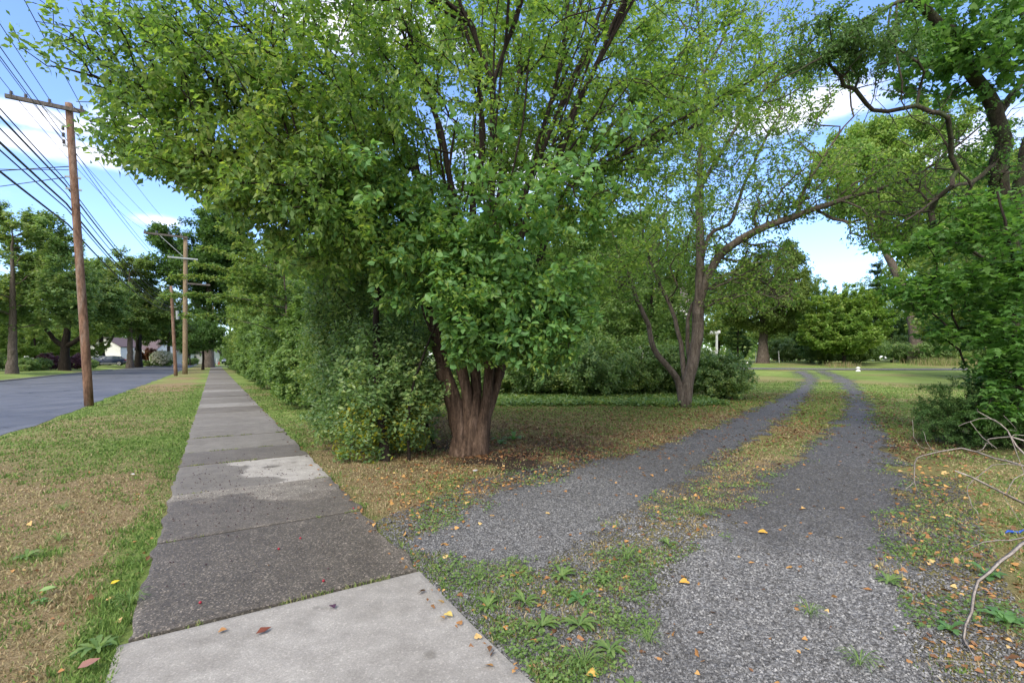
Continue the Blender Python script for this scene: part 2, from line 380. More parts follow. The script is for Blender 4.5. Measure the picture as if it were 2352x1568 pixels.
def leaves_on(G, rleaf, count, size, droop=.5, spread=1.0, jit=.04, along=.5, flatness=1.0, szvar=.42, mask=None, out=0):
    pos, par, rad = G['pos'], G['par'], G['rad']
    e = np.where((par >= 0) & (rad < rleaf))[0]
    if mask is not None: e = e[mask(pos[e])]
    ln = np.linalg.norm(pos[e]-pos[par[e]], axis=1)+.02
    pick = rs.choice(len(e), count, p=ln/ln.sum()); q = e[pick]; t = rs.rand(count)[:, None]
    P = pos[par[q]]*(1-t)+pos[q]*t+rs.randn(count, 3)*jit
    d = unit(pos[q]-pos[par[q]])
    rv = rs.randn(count, 3); rv[:, 2] *= .45
    D = unit(d*along+unit(rv)*spread+np.array([0, 0, -droop])*(.4+rs.rand(count, 1)))
    N = unit(np.array([0, 0, 1.])*flatness+rs.randn(count, 3)*.55)
    if out:                                            # leaves turn their faces outward from the middle of the plant
        c = pos.mean(0); N = unit(N+unit(P-c)*out)
    sz = size*(1+szvar*(rs.rand(count)*2-1))
    return P, D, N, sz
def ell(c, r, n, shell=.55, zmin=None, squash=None):
    d = unit(rs.randn(n, 3)); q = rs.rand(n, 1)**shell
    P = np.array(c)+d*q*np.array(r)
    if zmin is not None: P = P[P[:, 2] > zmin]
    return P
def carve(P, thr=.42, sc=1.2, seed=3):                # thin out targets where a 3-d noise is low: clumps and gaps
    a = (vn(P[:, 0]+P[:, 2]*.7, P[:, 1]-P[:, 2]*.4, sc, seed)+vn(P[:, 2]+9, P[:, 0]*.8+P[:, 1]*.6, sc, seed+1))/2
    return P[a > thr]
def plant(name, base, G, leafparts, bark, label, cat, group=None, rmin=0, trunk='trunk', crown='crown', sides=6, big=.05, bigsides=12):
    root = empty(name, base); tag(root, label, cat, group)
    inv = np.array(base)
    G['pos'] = G['pos']-inv
    link(trunk, skelmesh(trunk, G, rmin, sides, big, bigsides), bark, root)
    for i, (lp, shape, mat) in enumerate(leafparts):
        P, D, N, sz = lp
        nm = crown if i == 0 else ('leaves' if mat is not M.get('flower_white') else 'blossoms')
        link(nm, leafmesh(nm, P-inv, D, N, sz, shape), mat, root)
    return root
def copy_tree(o, parent=None):
    c = o.copy(); COL.objects.link(c); c.parent = parent
    for ch in list(o.children): copy_tree(ch, c)
    return c
def place(o, loc, rz=0, sc=1, label=None, sz=None):
    o.location = [float(q) for q in loc]; o.rotation_euler.z = rz; o.scale = (sc, sc, sz or sc)
    if label: o['label'] = label
    return o
def stem(pts, r0, r1, att=0, seg=.22):                # pts in x,y,z ; radius from r0 to r1
    n = len(pts); rows = [list(p)+[r0+(r1-r0)*i/(n-1)] for i, p in enumerate(pts)]
    L = smoothline(rows, seg); L = np.hstack([L, np.full((len(L), 1), att)])
    w = L[:, :3]; w[2:-1] += rs.randn(len(w)-3, 3)*min(.02, .25*r1+.004)
    return L
def pstem(pp, r0, r1, att=0, seg=.22): return stem([at(*p) for p in pp], r0, r1, att, seg)
# ------------------------------------------------------------------ the ground and what is paved
PX = lambda pts: [gnd(u, v) for u, v in pts]
DRIVE_L = PX([(930, 1262), (1010, 1195), (1160, 1125), (1350, 1072), (1550, 1008), (1700, 950), (1800, 908), (1838, 885), (1845, 868), (1820, 853), (1852, 851),
              (1872, 864), (1876, 880), (1862, 905), (1815, 960), (1740, 1010), (1640, 1070), (1540, 1130), (1440, 1195), (1330, 1265), (1200, 1310), (1060, 1330)])
DRIVE_R = PX([(1180, 1567), (1300, 1567), (1480, 1400), (1560, 1300), (1640, 1200), (1760, 1100), (1850, 1030), (1920, 965), (1945, 925), (1935, 890), (1905, 865), (1870, 851), (1895, 850),
              (1945, 866), (1975, 890), (1998, 925), (2030, 985), (2065, 1060), (2080, 1150), (2070, 1300), (2090, 1450), (2160, 1567), (2300, 1760), (1100, 1760)])
APRON = PX([(960, 1325), (1040, 1350), (1190, 1480), (1260, 1567), (1350, 1800), (1200, 1800), (1200, 1568), (1050, 1400)])
LITTER = PX([(900, 960), (1150, 925), (1450, 925), (1700, 905), (1850, 900), (2010, 900), (2150, 980), (2352, 1150), (2352, 1567), (2100, 1567), (2080, 1250), (1990, 1060), (1900, 1010),
             (1700, 1050), (1500, 1110), (1150, 1150), (1000, 1250), (820, 1130), (860, 1050), (950, 1020)])
def ginv(vmax, n, a, dens):
    t = np.linspace(-math.asinh(vmax[0]/a), math.asinh(vmax[1]/a), n); return a*np.sinh(t)
gx = ginv((320, 320), 780, 5.5, 0); gy = ginv((14, 520), 640, 5.5, 0)
X, Y = np.meshgrid(gx, gy); X = X.ravel(); Y = Y.ravel()
Lq, Aq = LA(X, Y)
Z = H(X, Y)
near = np.exp(-(X**2+Y**2)/900)
onpath = (Lq > -.52) & (Lq < 1.25)
Z = Z + np.where(onpath | (Lq < -3.0), 0, 1)*near*((vn(X, Y, .9, 5, 3)-.5)*.05+(vn(X, Y, .22, 8, 2)-.5)*.025)
drive_d = np.maximum(np.maximum(sdf(X, Y, DRIVE_L), sdf(X, Y, DRIVE_R)), sdf(X, Y, APRON))
def drived(x, y): return np.maximum(np.maximum(sdf(x, y, DRIVE_L), sdf(x, y, DRIVE_R)), sdf(x, y, APRON))
litter_d = sdf(X, Y, LITTER)
def dry_of(x, y):
    l, a = LA(x, y)
    vg = sstep(-.45, -.8, l)*sstep(-3.3, -2.7, l)*sstep(10.5, 4.5, a)          # worn straw patch of the verge
    q = vg*1.5*sstep(.22, .52, vn(x, y, 1.1, 31, 3)+.16) + .62*sstep(.45, .8, vn(x, y, 2.6, 33, 3)) + sstep(-.5, -1.3, l)*sstep(-3.2, -2.4, l)*sstep(10, 22, a)*.5
    rt = sstep(1.1, 1.5, l)*sstep(9, 4, np.hypot(x-1.5, y-5))*.55
    return np.clip(q+rt, 0, 1)
def soil_of(x, y):
    q = sstep(2.6, .5, np.hypot((x+.2)*.8, (y-7.0)*1.3))*.9+sstep(1.3, .2, np.hypot(x-.3, y-6.0))*.9
    q = q+sstep(2, .4, np.hypot(x-6.6, y-7.4))*.7
    return np.clip(q*sstep(.25, .6, vn(x, y, .5, 41, 3)), 0, 1)
mi = np.arange(len(X)).reshape(len(gy), len(gx))
Q = np.stack([mi[:-1, :-1], mi[:-1, 1:], mi[1:, 1:], mi[1:, :-1]], -1).reshape(-1, 4)
dry = dry_of(X, Y); soil = soil_of(X, Y); lit = sstep(-.6, 1.2, litter_d)*.8
me = npmesh('ground', np.stack([X, Y, Z], 1), Q, True, dry=dry, soil=soil, litter=lit)
m, nt, b, o = newmat('grass_ground')
tcn = nn(nt, 'ShaderNodeTexCoord').outputs['Object']
f1 = noise(nt, 1.3, 6, .6); f2 = noise(nt, 28, 4, .7); f3 = noise(nt, .22, 4, .6)
g = ramp(nt, fmath('ADD', fmath('MULTIPLY', f2, .55, nt=nt), fmath('MULTIPLY', f1, .45, nt=nt), nt=nt), [(.3, (.075, .125, .03)), (.5, (.135, .205, .048)), (.7, (.19, .26, .07))])
g = mixc(nt, fmath('MULTIPLY', fmath('SUBTRACT', f3, .42, nt=nt, clamp=True), 4.5, nt=nt, clamp=True), g, (.23, .30, .085))
st = ramp(nt, noise(nt, 70, 5, .8), [(.32, (.09, .055, .03)), (.5, (.25, .17, .10)), (.68, (.44, .34, .22))])
dm = fmath('ADD', attr(nt, 'dry'), fmath('MULTIPLY', fmath('SUBTRACT', f2, .5, nt=nt), .9, nt=nt), nt=nt, clamp=True)
g = mixc(nt, fmath('MULTIPLY', dm, .9, nt=nt), g, st)
so_ = ramp(nt, f2, [(.3, (.02, .014, .01)), (.7, (.07, .05, .035))])
g = mixc(nt, fmath('MULTIPLY', attr(nt, 'litter'), .5, nt=nt), g, ramp(nt, noise(nt, 45, 3, .7), [(.35, (.06, .055, .018)), (.5, (.15, .09, .03)), (.65, (.24, .12, .04))]))
g = mixc(nt, attr(nt, 'soil'), g, so_)
nt.links.new(g, b.inputs['Base Color']); b.inputs['Roughness'].default_value = .9; b.inputs['Specular IOR Level'].default_value = .15
bump(nt, noise(nt, 60, 4, .8), b, .8, .03)
tag(link('ground', me, m), kind='structure')

# gravel drive: the same grid, laid 7 mm above, with ragged worn edges
fd = drive_d[Q].max(1); Qd = Q[(fd > -.45) & (Y[Q].min(1) > -1.5)]
used, inv = np.unique(Qd, return_inverse=True); Qd = inv.reshape(-1, 4)
farw = .25+Y[used]*.022
me = npmesh('gravel_drive', np.stack([X[used], Y[used], Z[used]+.007], 1), Qd, True, edge=drive_d[used]/farw,
            pale=np.clip(np.where(X[used] > .9, sstep(4.1, 2.3, Y[used]+(vn(X[used], Y[used], .8, 60, 5)-.5)*4.2+np.abs(X[used]-3.0)*-.25), 0)+sstep(7, 4.2, Y[used]+(vn(X[used], Y[used], .8, 61, 3)-.5)*2)*sstep(2.0, .7, X[used])*.8+sstep(14, 24, Y[used])*.75, 0, 1))
m, nt, b, o = newmat('gravel')
def gravel_nodes(nt, b, palef):
    vo = nn(nt, 'ShaderNodeTexVoronoi'); vo.inputs['Scale'].default_value = 62; nt.links.new(nn(nt, 'ShaderNodeTexCoord').outputs['Object'], vo.inputs['Vector'])
    sep = nn(nt, 'ShaderNodeSeparateColor'); nt.links.new(vo.outputs['Color'], sep.inputs[0])
    pl = ramp(nt, sep.outputs[0], [(0, (.08, .08, .082)), (.5, (.165, .165, .168)), (1, (.30, .30, .30))])
    dk = ramp(nt, sep.outputs[0], [(0, (.035, .035, .04)), (.6, (.085, .083, .088)), (1, (.2, .2, .2))])
    c = mixc(nt, palef, dk, pl)
    c = mixc(nt, fmath('MULTIPLY', fmath('SUBTRACT', vo.outputs['Distance'], .45, nt=nt, clamp=True), 2.2, nt=nt, clamp=True), c, (.03, .027, .025))
    nt.links.new(c, b.inputs['Base Color']); b.inputs['Roughness'].default_value = .75
    bump(nt, fmath('SUBTRACT', 1.0, vo.outputs['Distance'], nt=nt), b, .9, .012)
gravel_nodes(nt, b, attr(nt, 'pale'))
tr = nn(nt, 'ShaderNodeBsdfTransparent'); ms = nn(nt, 'ShaderNodeMixShader')
ed = fmath('ADD', attr(nt, 'edge'), fmath('ADD', fmath('MULTIPLY', fmath('SUBTRACT', noise(nt, 2.2, 7, .75), .5, nt=nt), 4.2, nt=nt), fmath('MULTIPLY', fmath('SUBTRACT', noise(nt, 30, 3, .7), .5, nt=nt), 1.6, nt=nt), nt=nt), nt=nt)
nt.links.new(fmath('GREATER_THAN', ed, .1, nt=nt), ms.inputs[0]); nt.links.new(tr.outputs[0], ms.inputs[1]); nt.links.new(b.outputs[0], ms.inputs[2]); nt.links.new(ms.outputs[0], o.inputs[0])
tag(link('gravel_drive', me, m), kind='structure')
# the gravel lane that crosses behind the lawn
lx = np.linspace(12, 120, 200); ln = []
def lane_y(x): return 36.3+1.2*sstep(30, 14, x)+np.maximum(0, x-44)*.1
ys = np.linspace(0, 2.2, 5); VX, VY = np.meshgrid(lx, ys); VYw = lane_y(VX)+VY
Vl = np.stack([VX.ravel(), VYw.ravel(), H(VX.ravel(), VYw.ravel())+.03], 1); i = np.arange(VX.size).reshape(VX.shape)
Ql = np.stack([i[:-1, :-1], i[:-1, 1:], i[1:, 1:], i[1:, :-1]], -1).reshape(-1, 4)
m, nt, b, o = newmat('lane_gravel'); gravel_nodes(nt, b, .85)
tag(link('gravel_lane', npmesh('gravel_lane', Vl, Ql, True), m), kind='structure')

# road
av = np.concatenate([np.arange(-12, 40, .5), np.arange(40, 260, 4)]); lv = np.linspace(-10.8, -3.15, 24)
LV, AV = np.meshgrid(lv, av); jag = np.zeros_like(LV); jag[:, -1] = (vn(av, av*0, .8, 71, 3)-.5)*.25; jag[:, -2] = jag[:, -1]*.5
cz = .006+.05*(1-((LV+7.0)/3.85)**2).clip(0); x_, y_ = XY(LV+jag, AV)
i = np.arange(LV.size).reshape(LV.shape); Ql = np.stack([i[:-1, :-1], i[1:, :-1], i[1:, 1:], i[:-1, 1:]], -1).reshape(-1, 4)[:, ::-1]
m, nt, b, o = newmat('asphalt')
f = noise(nt, .5, 6, .65, None, .8); h = noise(nt, 90, 3, .8)
c = ramp(nt, f, [(.32, (.065, .068, .078)), (.5, (.10, .105, .12)), (.68, (.135, .14, .155))])
c = mixc(nt, fmath('MULTIPLY', h, .35, nt=nt), c, (.05, .05, .055))
vc = nn(nt, 'ShaderNodeTexVoronoi', feature='DISTANCE_TO_EDGE'); vc.inputs['Scale'].default_value = .32
wv = vmath('ADD', nn(nt, 'ShaderNodeTexCoord').outputs['Object'], None, nt); nw = nn(nt, 'ShaderNodeTexNoise'); nw.inputs['Scale'].default_value = 1.1; nw.inputs['Detail'].default_value = 5
nt.links.new(nn(nt, 'ShaderNodeTexCoord').outputs['Object'], nw.inputs['Vector']); nt.links.new(nw.outputs['Color'], wv.inputs[1]); nt.links.new(wv.outputs[0], vc.inputs['Vector'])
c = mixc(nt, fmath('MULTIPLY', fmath('LESS_THAN', vc.outputs['Distance'], .006, nt=nt), fmath('GREATER_THAN', noise(nt, .35, 2), .52, nt=nt), nt=nt), c, (.03, .03, .032))
c = mixc(nt, fmath('MULTIPLY', fmath('SUBTRACT', noise(nt, .9, 6, .7, objvec(nt, (1, .25, 1))), .5, nt=nt, clamp=True), 3.0, nt=nt, clamp=True), c, (.17, .172, .18))
nt.links.new(c, b.inputs['Base Color']); nt.links.new(fmath('ADD', .38, fmath('MULTIPLY', f, .35, nt=nt), nt=nt), b.inputs['Roughness'])
bump(nt, h, b, .4, .008)
tag(link('road', npmesh('road', np.stack([x_.ravel(), y_.ravel(), cz.ravel()], 1), Ql, True), m), kind='structure')
kb = MB(); M['kerb'] = flat('kerb_stone', (.26, .245, .22), .85, bs=.4, sc=20)
for a in np.arange(-10, 78, 2.0):
    p0 = XY(-10.85, a+.01); p1 = XY(-10.85, a+1.98); kb.bar((p0[0], p0[1], .04), (p1[0], p1[1], .04), .13, .12)
tag(kb.build('kerb', M['kerb']), kind='structure')

# sidewalk: cast slabs with open joints
J = [-2.6, -1.1, .9, 2.95, 4.37, 5.81, 7.35, 8.35]+[8.35+1.5*k for k in range(1, 60)]
Vs, Fs, tone, wet, pale, off = [], [], [], [], [], 0
for s in range(len(J)-1):
    a0, a1 = J[s]+.008, J[s+1]-.008
    l0, l1 = (-.36, 1.13)
    if s < 3: l0, l1 = -.39, 1.13
    st_ = .03 if s < 6 else (.1 if s < 12 else .3)
    na = max(3, int((a1-a0)/st_)); nl = max(3, int((l1-l0)/st_))
    aa = np.linspace(a0, a1, na); ll = np.linspace(l0, l1, nl); A_, L_ = np.meshgrid(aa, ll, indexing='ij')
    e1 = (vn(A_[:, -1], A_[:, -1]*0, .25, 90, 3)-.5)*.09; e0 = (vn(A_[:, 0], A_[:, 0]*0, .2, 91, 3)-.5)*.07
    wd = 0 if s >= 3 else 1
    if not wd: L_[:, -1] += e1; L_[:, 0] += e0
    else: L_[:, -1] += np.maximum(0, 2.5-A_[:, -1])**2*.02
    zb = (vn([s], [3], 1, 92)[0]-.5)*.012
    ht = .024+zb+(A_-a0)/(a1-a0)*(vn([s], [9], 1, 93)[0]-.5)*.012
    edge = np.minimum(np.minimum(A_-a0, a1-A_), np.minimum(L_-L_[:, :1], L_[:, -1:]-L_))
    ht = ht-.006*sstep(.012, 0, edge)
    x_, y_ = XY(L_, A_); n = A_.size
    top = np.stack([x_.ravel(), y_.ravel(), ht.ravel()], 1)
    i = np.arange(n).reshape(A_.shape)+off
    Fs.append(np.stack([i[:-1, :-1], i[:-1, 1:], i[1:, 1:], i[1:, :-1]], -1).reshape(-1, 4)[:, ::-1])
    rim = np.concatenate([i[0, :], i[1:, -1], i[-1, -2::-1], i[-2:0:-1, 0]]); k = len(rim)
    lowv = top[rim-off].copy(); lowv[:, 2] = -.06; lo = off+n+np.arange(k)
    Fs.append(np.stack([rim, np.roll(rim, -1), np.roll(lo, -1), lo], 1))
    Vs += [top, lowv]
    nzv = vn(A_*1.0, L_*1.0, .55, 95, 4); fine = vn(A_, L_, .12, 96, 3)
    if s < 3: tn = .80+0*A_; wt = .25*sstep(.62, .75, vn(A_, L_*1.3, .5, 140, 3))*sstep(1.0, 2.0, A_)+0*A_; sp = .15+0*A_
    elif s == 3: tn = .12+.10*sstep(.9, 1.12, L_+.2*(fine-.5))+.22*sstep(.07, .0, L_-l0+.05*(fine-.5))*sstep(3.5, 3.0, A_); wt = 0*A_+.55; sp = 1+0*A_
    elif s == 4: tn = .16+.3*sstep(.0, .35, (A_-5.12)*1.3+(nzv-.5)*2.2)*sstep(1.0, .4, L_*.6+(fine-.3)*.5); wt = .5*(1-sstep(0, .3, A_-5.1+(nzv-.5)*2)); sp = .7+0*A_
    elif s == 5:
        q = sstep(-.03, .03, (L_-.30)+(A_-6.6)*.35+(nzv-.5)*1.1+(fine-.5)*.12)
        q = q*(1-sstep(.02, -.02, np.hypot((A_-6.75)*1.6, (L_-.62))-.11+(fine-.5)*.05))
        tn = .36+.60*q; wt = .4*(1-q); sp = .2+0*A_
    elif s == 6: tn = .24+.05*nzv; wt = .4+0*A_; sp = .3+0*A_
    else:
        rnd_ = vn([s*1.7], [5], 1, 97)[0]; tn = .37+(rnd_-.5)*.22+(nzv-.5)*.18+.25*(s in (12, 17, 22)); wt = .15+0*A_; sp = .15+0*A_
    for lst, q in ((tone, tn), (wet, wt), (pale, sp)): lst += [np.asarray(q).ravel(), np.asarray(q).ravel()[rim-off]]
    off += n+k
m, nt, b, o = newmat('concrete')
c = ramp(nt, attr(nt, 'tone'), [(0, (.062, .055, .047)), (.25, (.138, .125, .108)), (.5, (.215, .204, .184)), (.8, (.285, .275, .258)), (1, (.40, .385, .36))])
fine = noise(nt, 130, 4, .75); mid = noise(nt, 7, 6, .65); big = noise(nt, 1.6, 5, .6)
c = mixc(nt, .55, c, ramp(nt, mid, [(.3, (.62, .6, .58)), (.7, (1.25, 1.24, 1.22))]), 'MULTIPLY')
c = mixc(nt, .35, c, ramp(nt, big, [(.35, (.7, .68, .64)), (.65, (1.2, 1.2, 1.2))]), 'MULTIPLY')
vo = nn(nt, 'ShaderNodeTexVoronoi'); vo.inputs['Scale'].default_value = 120; nt.links.new(nn(nt, 'ShaderNodeTexCoord').outputs['Object'], vo.inputs['Vector'])
sep = nn(nt, 'ShaderNodeSeparateColor'); nt.links.new(vo.outputs['Color'], sep.inputs[0])
ag = ramp(nt, sep.outputs[1], [(0, (.4, .38, .36)), (.55, (.95, .92, .9)), (.86, (1.3, 1.25, 1.2)), (1, (3.2, 3.1, 3.0))])
c = mixc(nt, fmath('MULTIPLY', attr(nt, 'speck'), .85, nt=nt), c, ag, 'MULTIPLY')
c2 = mixc(nt, .5, c, ramp(nt, fine, [(.35, (.62, .61, .6)), (.6, (1.2, 1.2, 1.2))]), 'MULTIPLY')
vs = nn(nt, 'ShaderNodeTexVoronoi'); vs.inputs['Scale'].default_value = 4.2; nt.links.new(nn(nt, 'ShaderNodeTexCoord').outputs['Object'], vs.inputs['Vector'])
spot = ramp(nt, fmath('ADD', vs.outputs['Distance'], fmath('MULTIPLY', fmath('SUBTRACT', mid, .5, nt=nt), .25, nt=nt), nt=nt), [(.12, (.55, .54, .52)), (.2, (1, 1, 1))])
c2 = mixc(nt, fmath('MULTIPLY', fmath('GREATER_THAN', attr(nt, 'tone'), .6, nt=nt), .8, nt=nt), c2, spot, 'MULTIPLY')
nt.links.new(c2, b.inputs['Base Color']); nt.links.new(fmath('SUBTRACT', .88, fmath('MULTIPLY', attr(nt, 'wet'), .5, nt=nt), nt=nt), b.inputs['Roughness'])
bump(nt, fmath('ADD', fine, fmath('MULTIPLY', fmath('MULTIPLY', sep.outputs[1], attr(nt, 'speck'), nt=nt), .8, nt=nt), nt=nt), b, .5, .006)
tag(link('sidewalk', npmesh('sidewalk', np.concatenate(Vs), Fs, False, tone=np.concatenate(tone), wet=np.concatenate(wet), speck=np.concatenate(pale)), m), kind='structure')
# car park strip across the street where the two cars stand
def slab(name, corners, z, mat):
    mb = MB(); V = [(p[0], p[1], z) for p in corners]; mb.add(V, [(0, 1, 2, 3)]); return tag(mb.build(name, mat), kind='structure')

# far-off wood that closes the view all round, one mass
P = []
for k in range(1500):
    an = rs.rand()*2*math.pi; d = 150+rs.rand()*60
    if abs(math.atan2(math.sin(an), math.cos(an))-(-TH)) < R(1.2): d += 120
    h = 9+rs.rand()*8
    P.append((math.sin(an)*d, math.cos(an)*d, h))
P = np.array(P); n = 120
q = rs.choice(len(P), 90000); h = P[q, 2]; t = rs.rand(90000)
rr = 6*np.sqrt(1-(2*t-1)**2+.05); a2 = rs.rand(90000)*2*np.pi
W = np.stack([P[q, 0]+np.cos(a2)*rr, P[q, 1]+np.sin(a2)*rr, .8+t*h], 1)
me = leafmesh('distant_wood', W, rs.randn(90000, 3), rs.randn(90000, 3)+(0, 0, .6), 1.1+rs.rand(90000)*.9, 'rhomb')
tag(link('distant_wood', me, M['leaf_street']), 'dark green wood far off that closes the view', 'wood', kind='stuff')
# ------------------------------------------------------------------ the big multi-stemmed tree beside the sidewalk
def main_tree():
    B = gnd(1078, 1042); d0 = B[1]
    s = []
    def st(pp, r0, r1, att=0): s.append(pstem(pp, r0*.70, r1*.68, att))
    st([(1055, 1046, d0+.02), (1056, 1000, d0), (1050, 940, d0), (1030, 880, d0), (1012, 830, d0), (1003, 770, d0)], .16, .075)
    st([(1003, 775, d0), (995, 700, d0+.1), (1000, 600, d0+.2), (985, 480, d0+.3), (930, 330, d0+.4), (860, 160, d0+.5)], .07, .03, 1)
    st([(1068, 1048, d0-.05), (1072, 1000, d0), (1075, 930, d0), (1062, 850, d0), (1040, 740, d0), (1030, 620, d0-.1), (1040, 480, d0-.2), (1010, 300, d0-.2), (950, 130, d0), (930, -60, d0)], .15, .035)
    st([(1076, 1048, d0+.05), (1084, 980, d0), (1095, 900, d0+.1), (1085, 800, d0+.1), (1095, 640, d0+.2), (1085, 470, d0+.2), (1110, 330, d0+.1), (1090, 150, d0), (1040, -40, d0)], .15, .035)
    st([(1099, 1046, d0), (1106, 980, d0), (1118, 900, d0), (1122, 800, d0-.1), (1115, 620, d0-.3), (1128, 430, d0-.5), (1133, 190, d0-.8)], .14, .045)
    st([(1133, 195, d0-.8), (1100, 110, d0-.8), (1070, 30, d0-.9), (1000, 5, d0-1), (900, -30, d0-1.1)], .045, .02, 1)
    st([(1133, 195, d0-.8), (1160, 110, d0-.8), (1195, 20, d0-.9), (1215, -80, d0-1)], .042, .02, 1)
    st([(1102, 1044, d0+.05), (1118, 960, d0+.1), (1140, 880, d0+.1), (1165, 760, d0+.2), (1185, 620, d0+.3), (1195, 480, d0+.3), (1250, 330, d0+.4), (1330, 150, d0+.6), (1400, -20, d0+.8)], .13, .04)
    st([(1140, 880, d0+.1), (1180, 760, d0+.5), (1230, 620, d0+.8), (1300, 440, d0+1.2), (1420, 270, d0+1.6), (1560, 130, d0+2), (1700, 40, d0+2.4)], .1, .03, 1)
    st([(1185, 620, d0+.3), (1215, 480, d0), (1290, 350, d0-.3), (1330, 230, d0-.5), (1420, 60, d0-.8), (1450, -60, d0-1)], .07, .03, 1)
    st([(1195, 560, d0+.3), (1270, 470, d0+.4), (1380, 380, d0+.5), (1520, 320, d0+.6), (1680, 260, d0+.8)], .06, .02, 1)
    st([(1195, 500, d0+.3), (1230, 350, d0+.1), (1275, 200, d0), (1300, 60, d0), (1310, -60, d0)], .06, .03, 1)
    st([(1090, 700, d0+.2), (1140, 480, d0+.9), (1180, 280, d0+1.6), (1200, 80, d0+2)], .07, .03, 1)
    heads = [q for q in s]
    for k in range(75):                                  # the many thin dark inner rods of the crown
        q = heads[rs.randint(len(heads))]; n_ = len(q); i = rs.randint(int(n_*.3), int(n_*.85)); a = q[i, :3]; dr = unit(q[min(i+3, n_-1), :3]-a+1e-6)
        o_ = unit(np.array([a[0]-B[0], (a[1]-B[1])*.5, 0])+rs.randn(3)*.5); dr = unit(dr+o_*.35*rs.rand()+(0, 0, .3)); ln = 1.2+2.0*rs.rand(); sd = rs.randn(3)*.09
        s.append(stem([a, a+dr*ln*.35+sd, a+dr*ln*.7+sd*1.6+(0, 0, -.03), a+dr*ln+sd], .022, .008, 1))
    # long limbs reaching out over the sidewalk
    st([(985, 560, d0+.2), (900, 480, d0), (740, 398, d0-.3), (600, 310, d0-.6), (470, 240, d0-.9), (300, 200, d0-1.2), (180, 165, d0-1.5), (108, 152, d0-1.7)], .07, .010, 1)
    st([(1000, 620, d0+.2), (860, 510, d0-.3), (720, 400, d0-.9), (560, 360, d0-1.3), (420, 345, d0-1.6), (330, 375, d0-1.8)], .06, .012, 1)
    st([(935, 340, d0+.4), (800, 230, d0+.1), (650, 150, d0-.2), (500, 90, d0-.5), (330, 60, d0-.8), (200, 40, d0-1)], .05, .012, 1)
    st([(990, 660, d0), (900, 600, d0-.6), (800, 500, d0-1.2), (680, 430, d0-1.6), (560, 420, d0-1.9)], .05, .012, 1)
    st([(1290, 760, d0+.9), (1340, 700, d0+.9), (1400, 740, d0+1.1)], .05, .04, 0) if False else None
    c = at(1010, 330, d0)
    T = [ell(at(1120, 250, d0+.2), (3.3, 3.2, 2.9), 1300, .5), ell(at(780, 240, d0-.3), (2.3, 2.2, 1.7), 620, .6),
         ell(at(560, 240, d0-.8), (1.8, 1.6, 1.15), 430, .6), ell(at(360, 190, d0-1.2), (1.15, 1.1, .85), 230, .6), ell(at(230, 130, d0-1.4), (.75, .8, .65), 90, .7),
         ell(at(760, 480, d0-1.0), (1.5, 1.1, .8), 300, .6), ell(at(620, 430, d0-1.5), (.9, .8, .5), 110, .6), ell(at(380, 370, d0-1.7), (.75, .6, .28), 60, .6), ell(at(450, 300, d0-1.2), (1.2, .9, .8), 240, .6), ell(at(560, 110, d0-.9), (1.7, 1.3, 1.1), 380, .6), ell(at(420, 140, d0-1.1), (1.2, 1.1, .9), 230, .6), ell(at(560, 380, d0-1.2), (1.0, .8, .6), 200, .6), ell(at(620, 210, d0-.8), (1.2, 1, .9), 170, .6), ell(at(300, 330, d0-1.5), (.55, .5, .4), 45, .6),
         ell(at(1120, 600, d0-.9), (1.5, .9, 1.3), 520, .6), ell(at(1190, 740, d0-.9), (1.0, .6, .75), 330, .6), ell(at(1060, 760, d0-.8), (.55, .4, .6), 120, .6), ell(at(1280, 800, d0-.4), (.45, .4, .3), 70, .6), ell(at(1230, 200, d0+2.3), (3.4, 1.3, 2.9), 900, .6), ell(at(950, 300, d0+1.8), (2.2, 1.0, 2.4), 420, .6), ell(at(660, 560, d0-1.2), (.8, .7, .7), 90, .6), ell(at(640, 350, d0-1.2), (1.3, 1.0, .9), 170, .6), ell(at(500, 460, d0-1.5), (.5, .5, .35), 50, .6), ell(at(930, 420, d0-1.0), (1.5, 1.0, 1.2), 330, .6), ell(at(1300, 560, d0-.2), (1.1, 1.0, 1.2), 300, .6), ell(at(1380, 420, d0+.8), (2.0, 1.8, 1.7), 500, .6),
         ell(at(1480, 200, d0+1.2), (2.2, 2, 1.9), 420, .6), ell(at(900, 30, d0-.3), (4.2, 2.6, 1.5), 800, .6), ell(at(800, 560, d0-.4), (1.2, 1.1, .8), 170, .6)]
    T = np.concatenate(T); l, a = LA(T[:, 0], T[:, 1])
    px = T[:, 0]/T[:, 1]*FPX+CX; py = HY-(T[:, 2]-CH)/T[:, 1]*FPX
    lowedge = np.interp(px, [100, 160, 230, 330, 420, 520, 620, 760, 860, 960, 1015, 1045, 1330, 1500, 1700], [150, 300, 420, 410, 420, 510, 610, 700, 710, 715, 725, 830, 850, 700, 480])
    T = T[(py < lowedge) & (T[:, 1] > 4.1) & (np.hypot(T[:, 0], T[:, 1]) > 4.0)]
    T = carve(T, .30, .7, 11)
    G = grow(s, T, seg=.26, bf=.22, tip=.0042, up=.12, wig=.12)
    # thicken the foot into the fused, flared clump
    low = sstep(.55, 0, G['pos'][:, 2]-B[2]); st_ = np.arange(len(G['pos'])) < G['nst']
    G['rad'] = np.where(st_ & (low > 0), G['rad']*(1+.45*low), G['rad'])
    th = G['rad'] > .035; G['rad'] = np.where(th, G['rad']*(1+.10*rs.randn(len(th)).clip(-1.5, 1.5)), G['rad'])
    print('main nodes', len(G['pos']))
    def left(p): return LA(p[:, 0], p[:, 1])[0] < 1.2
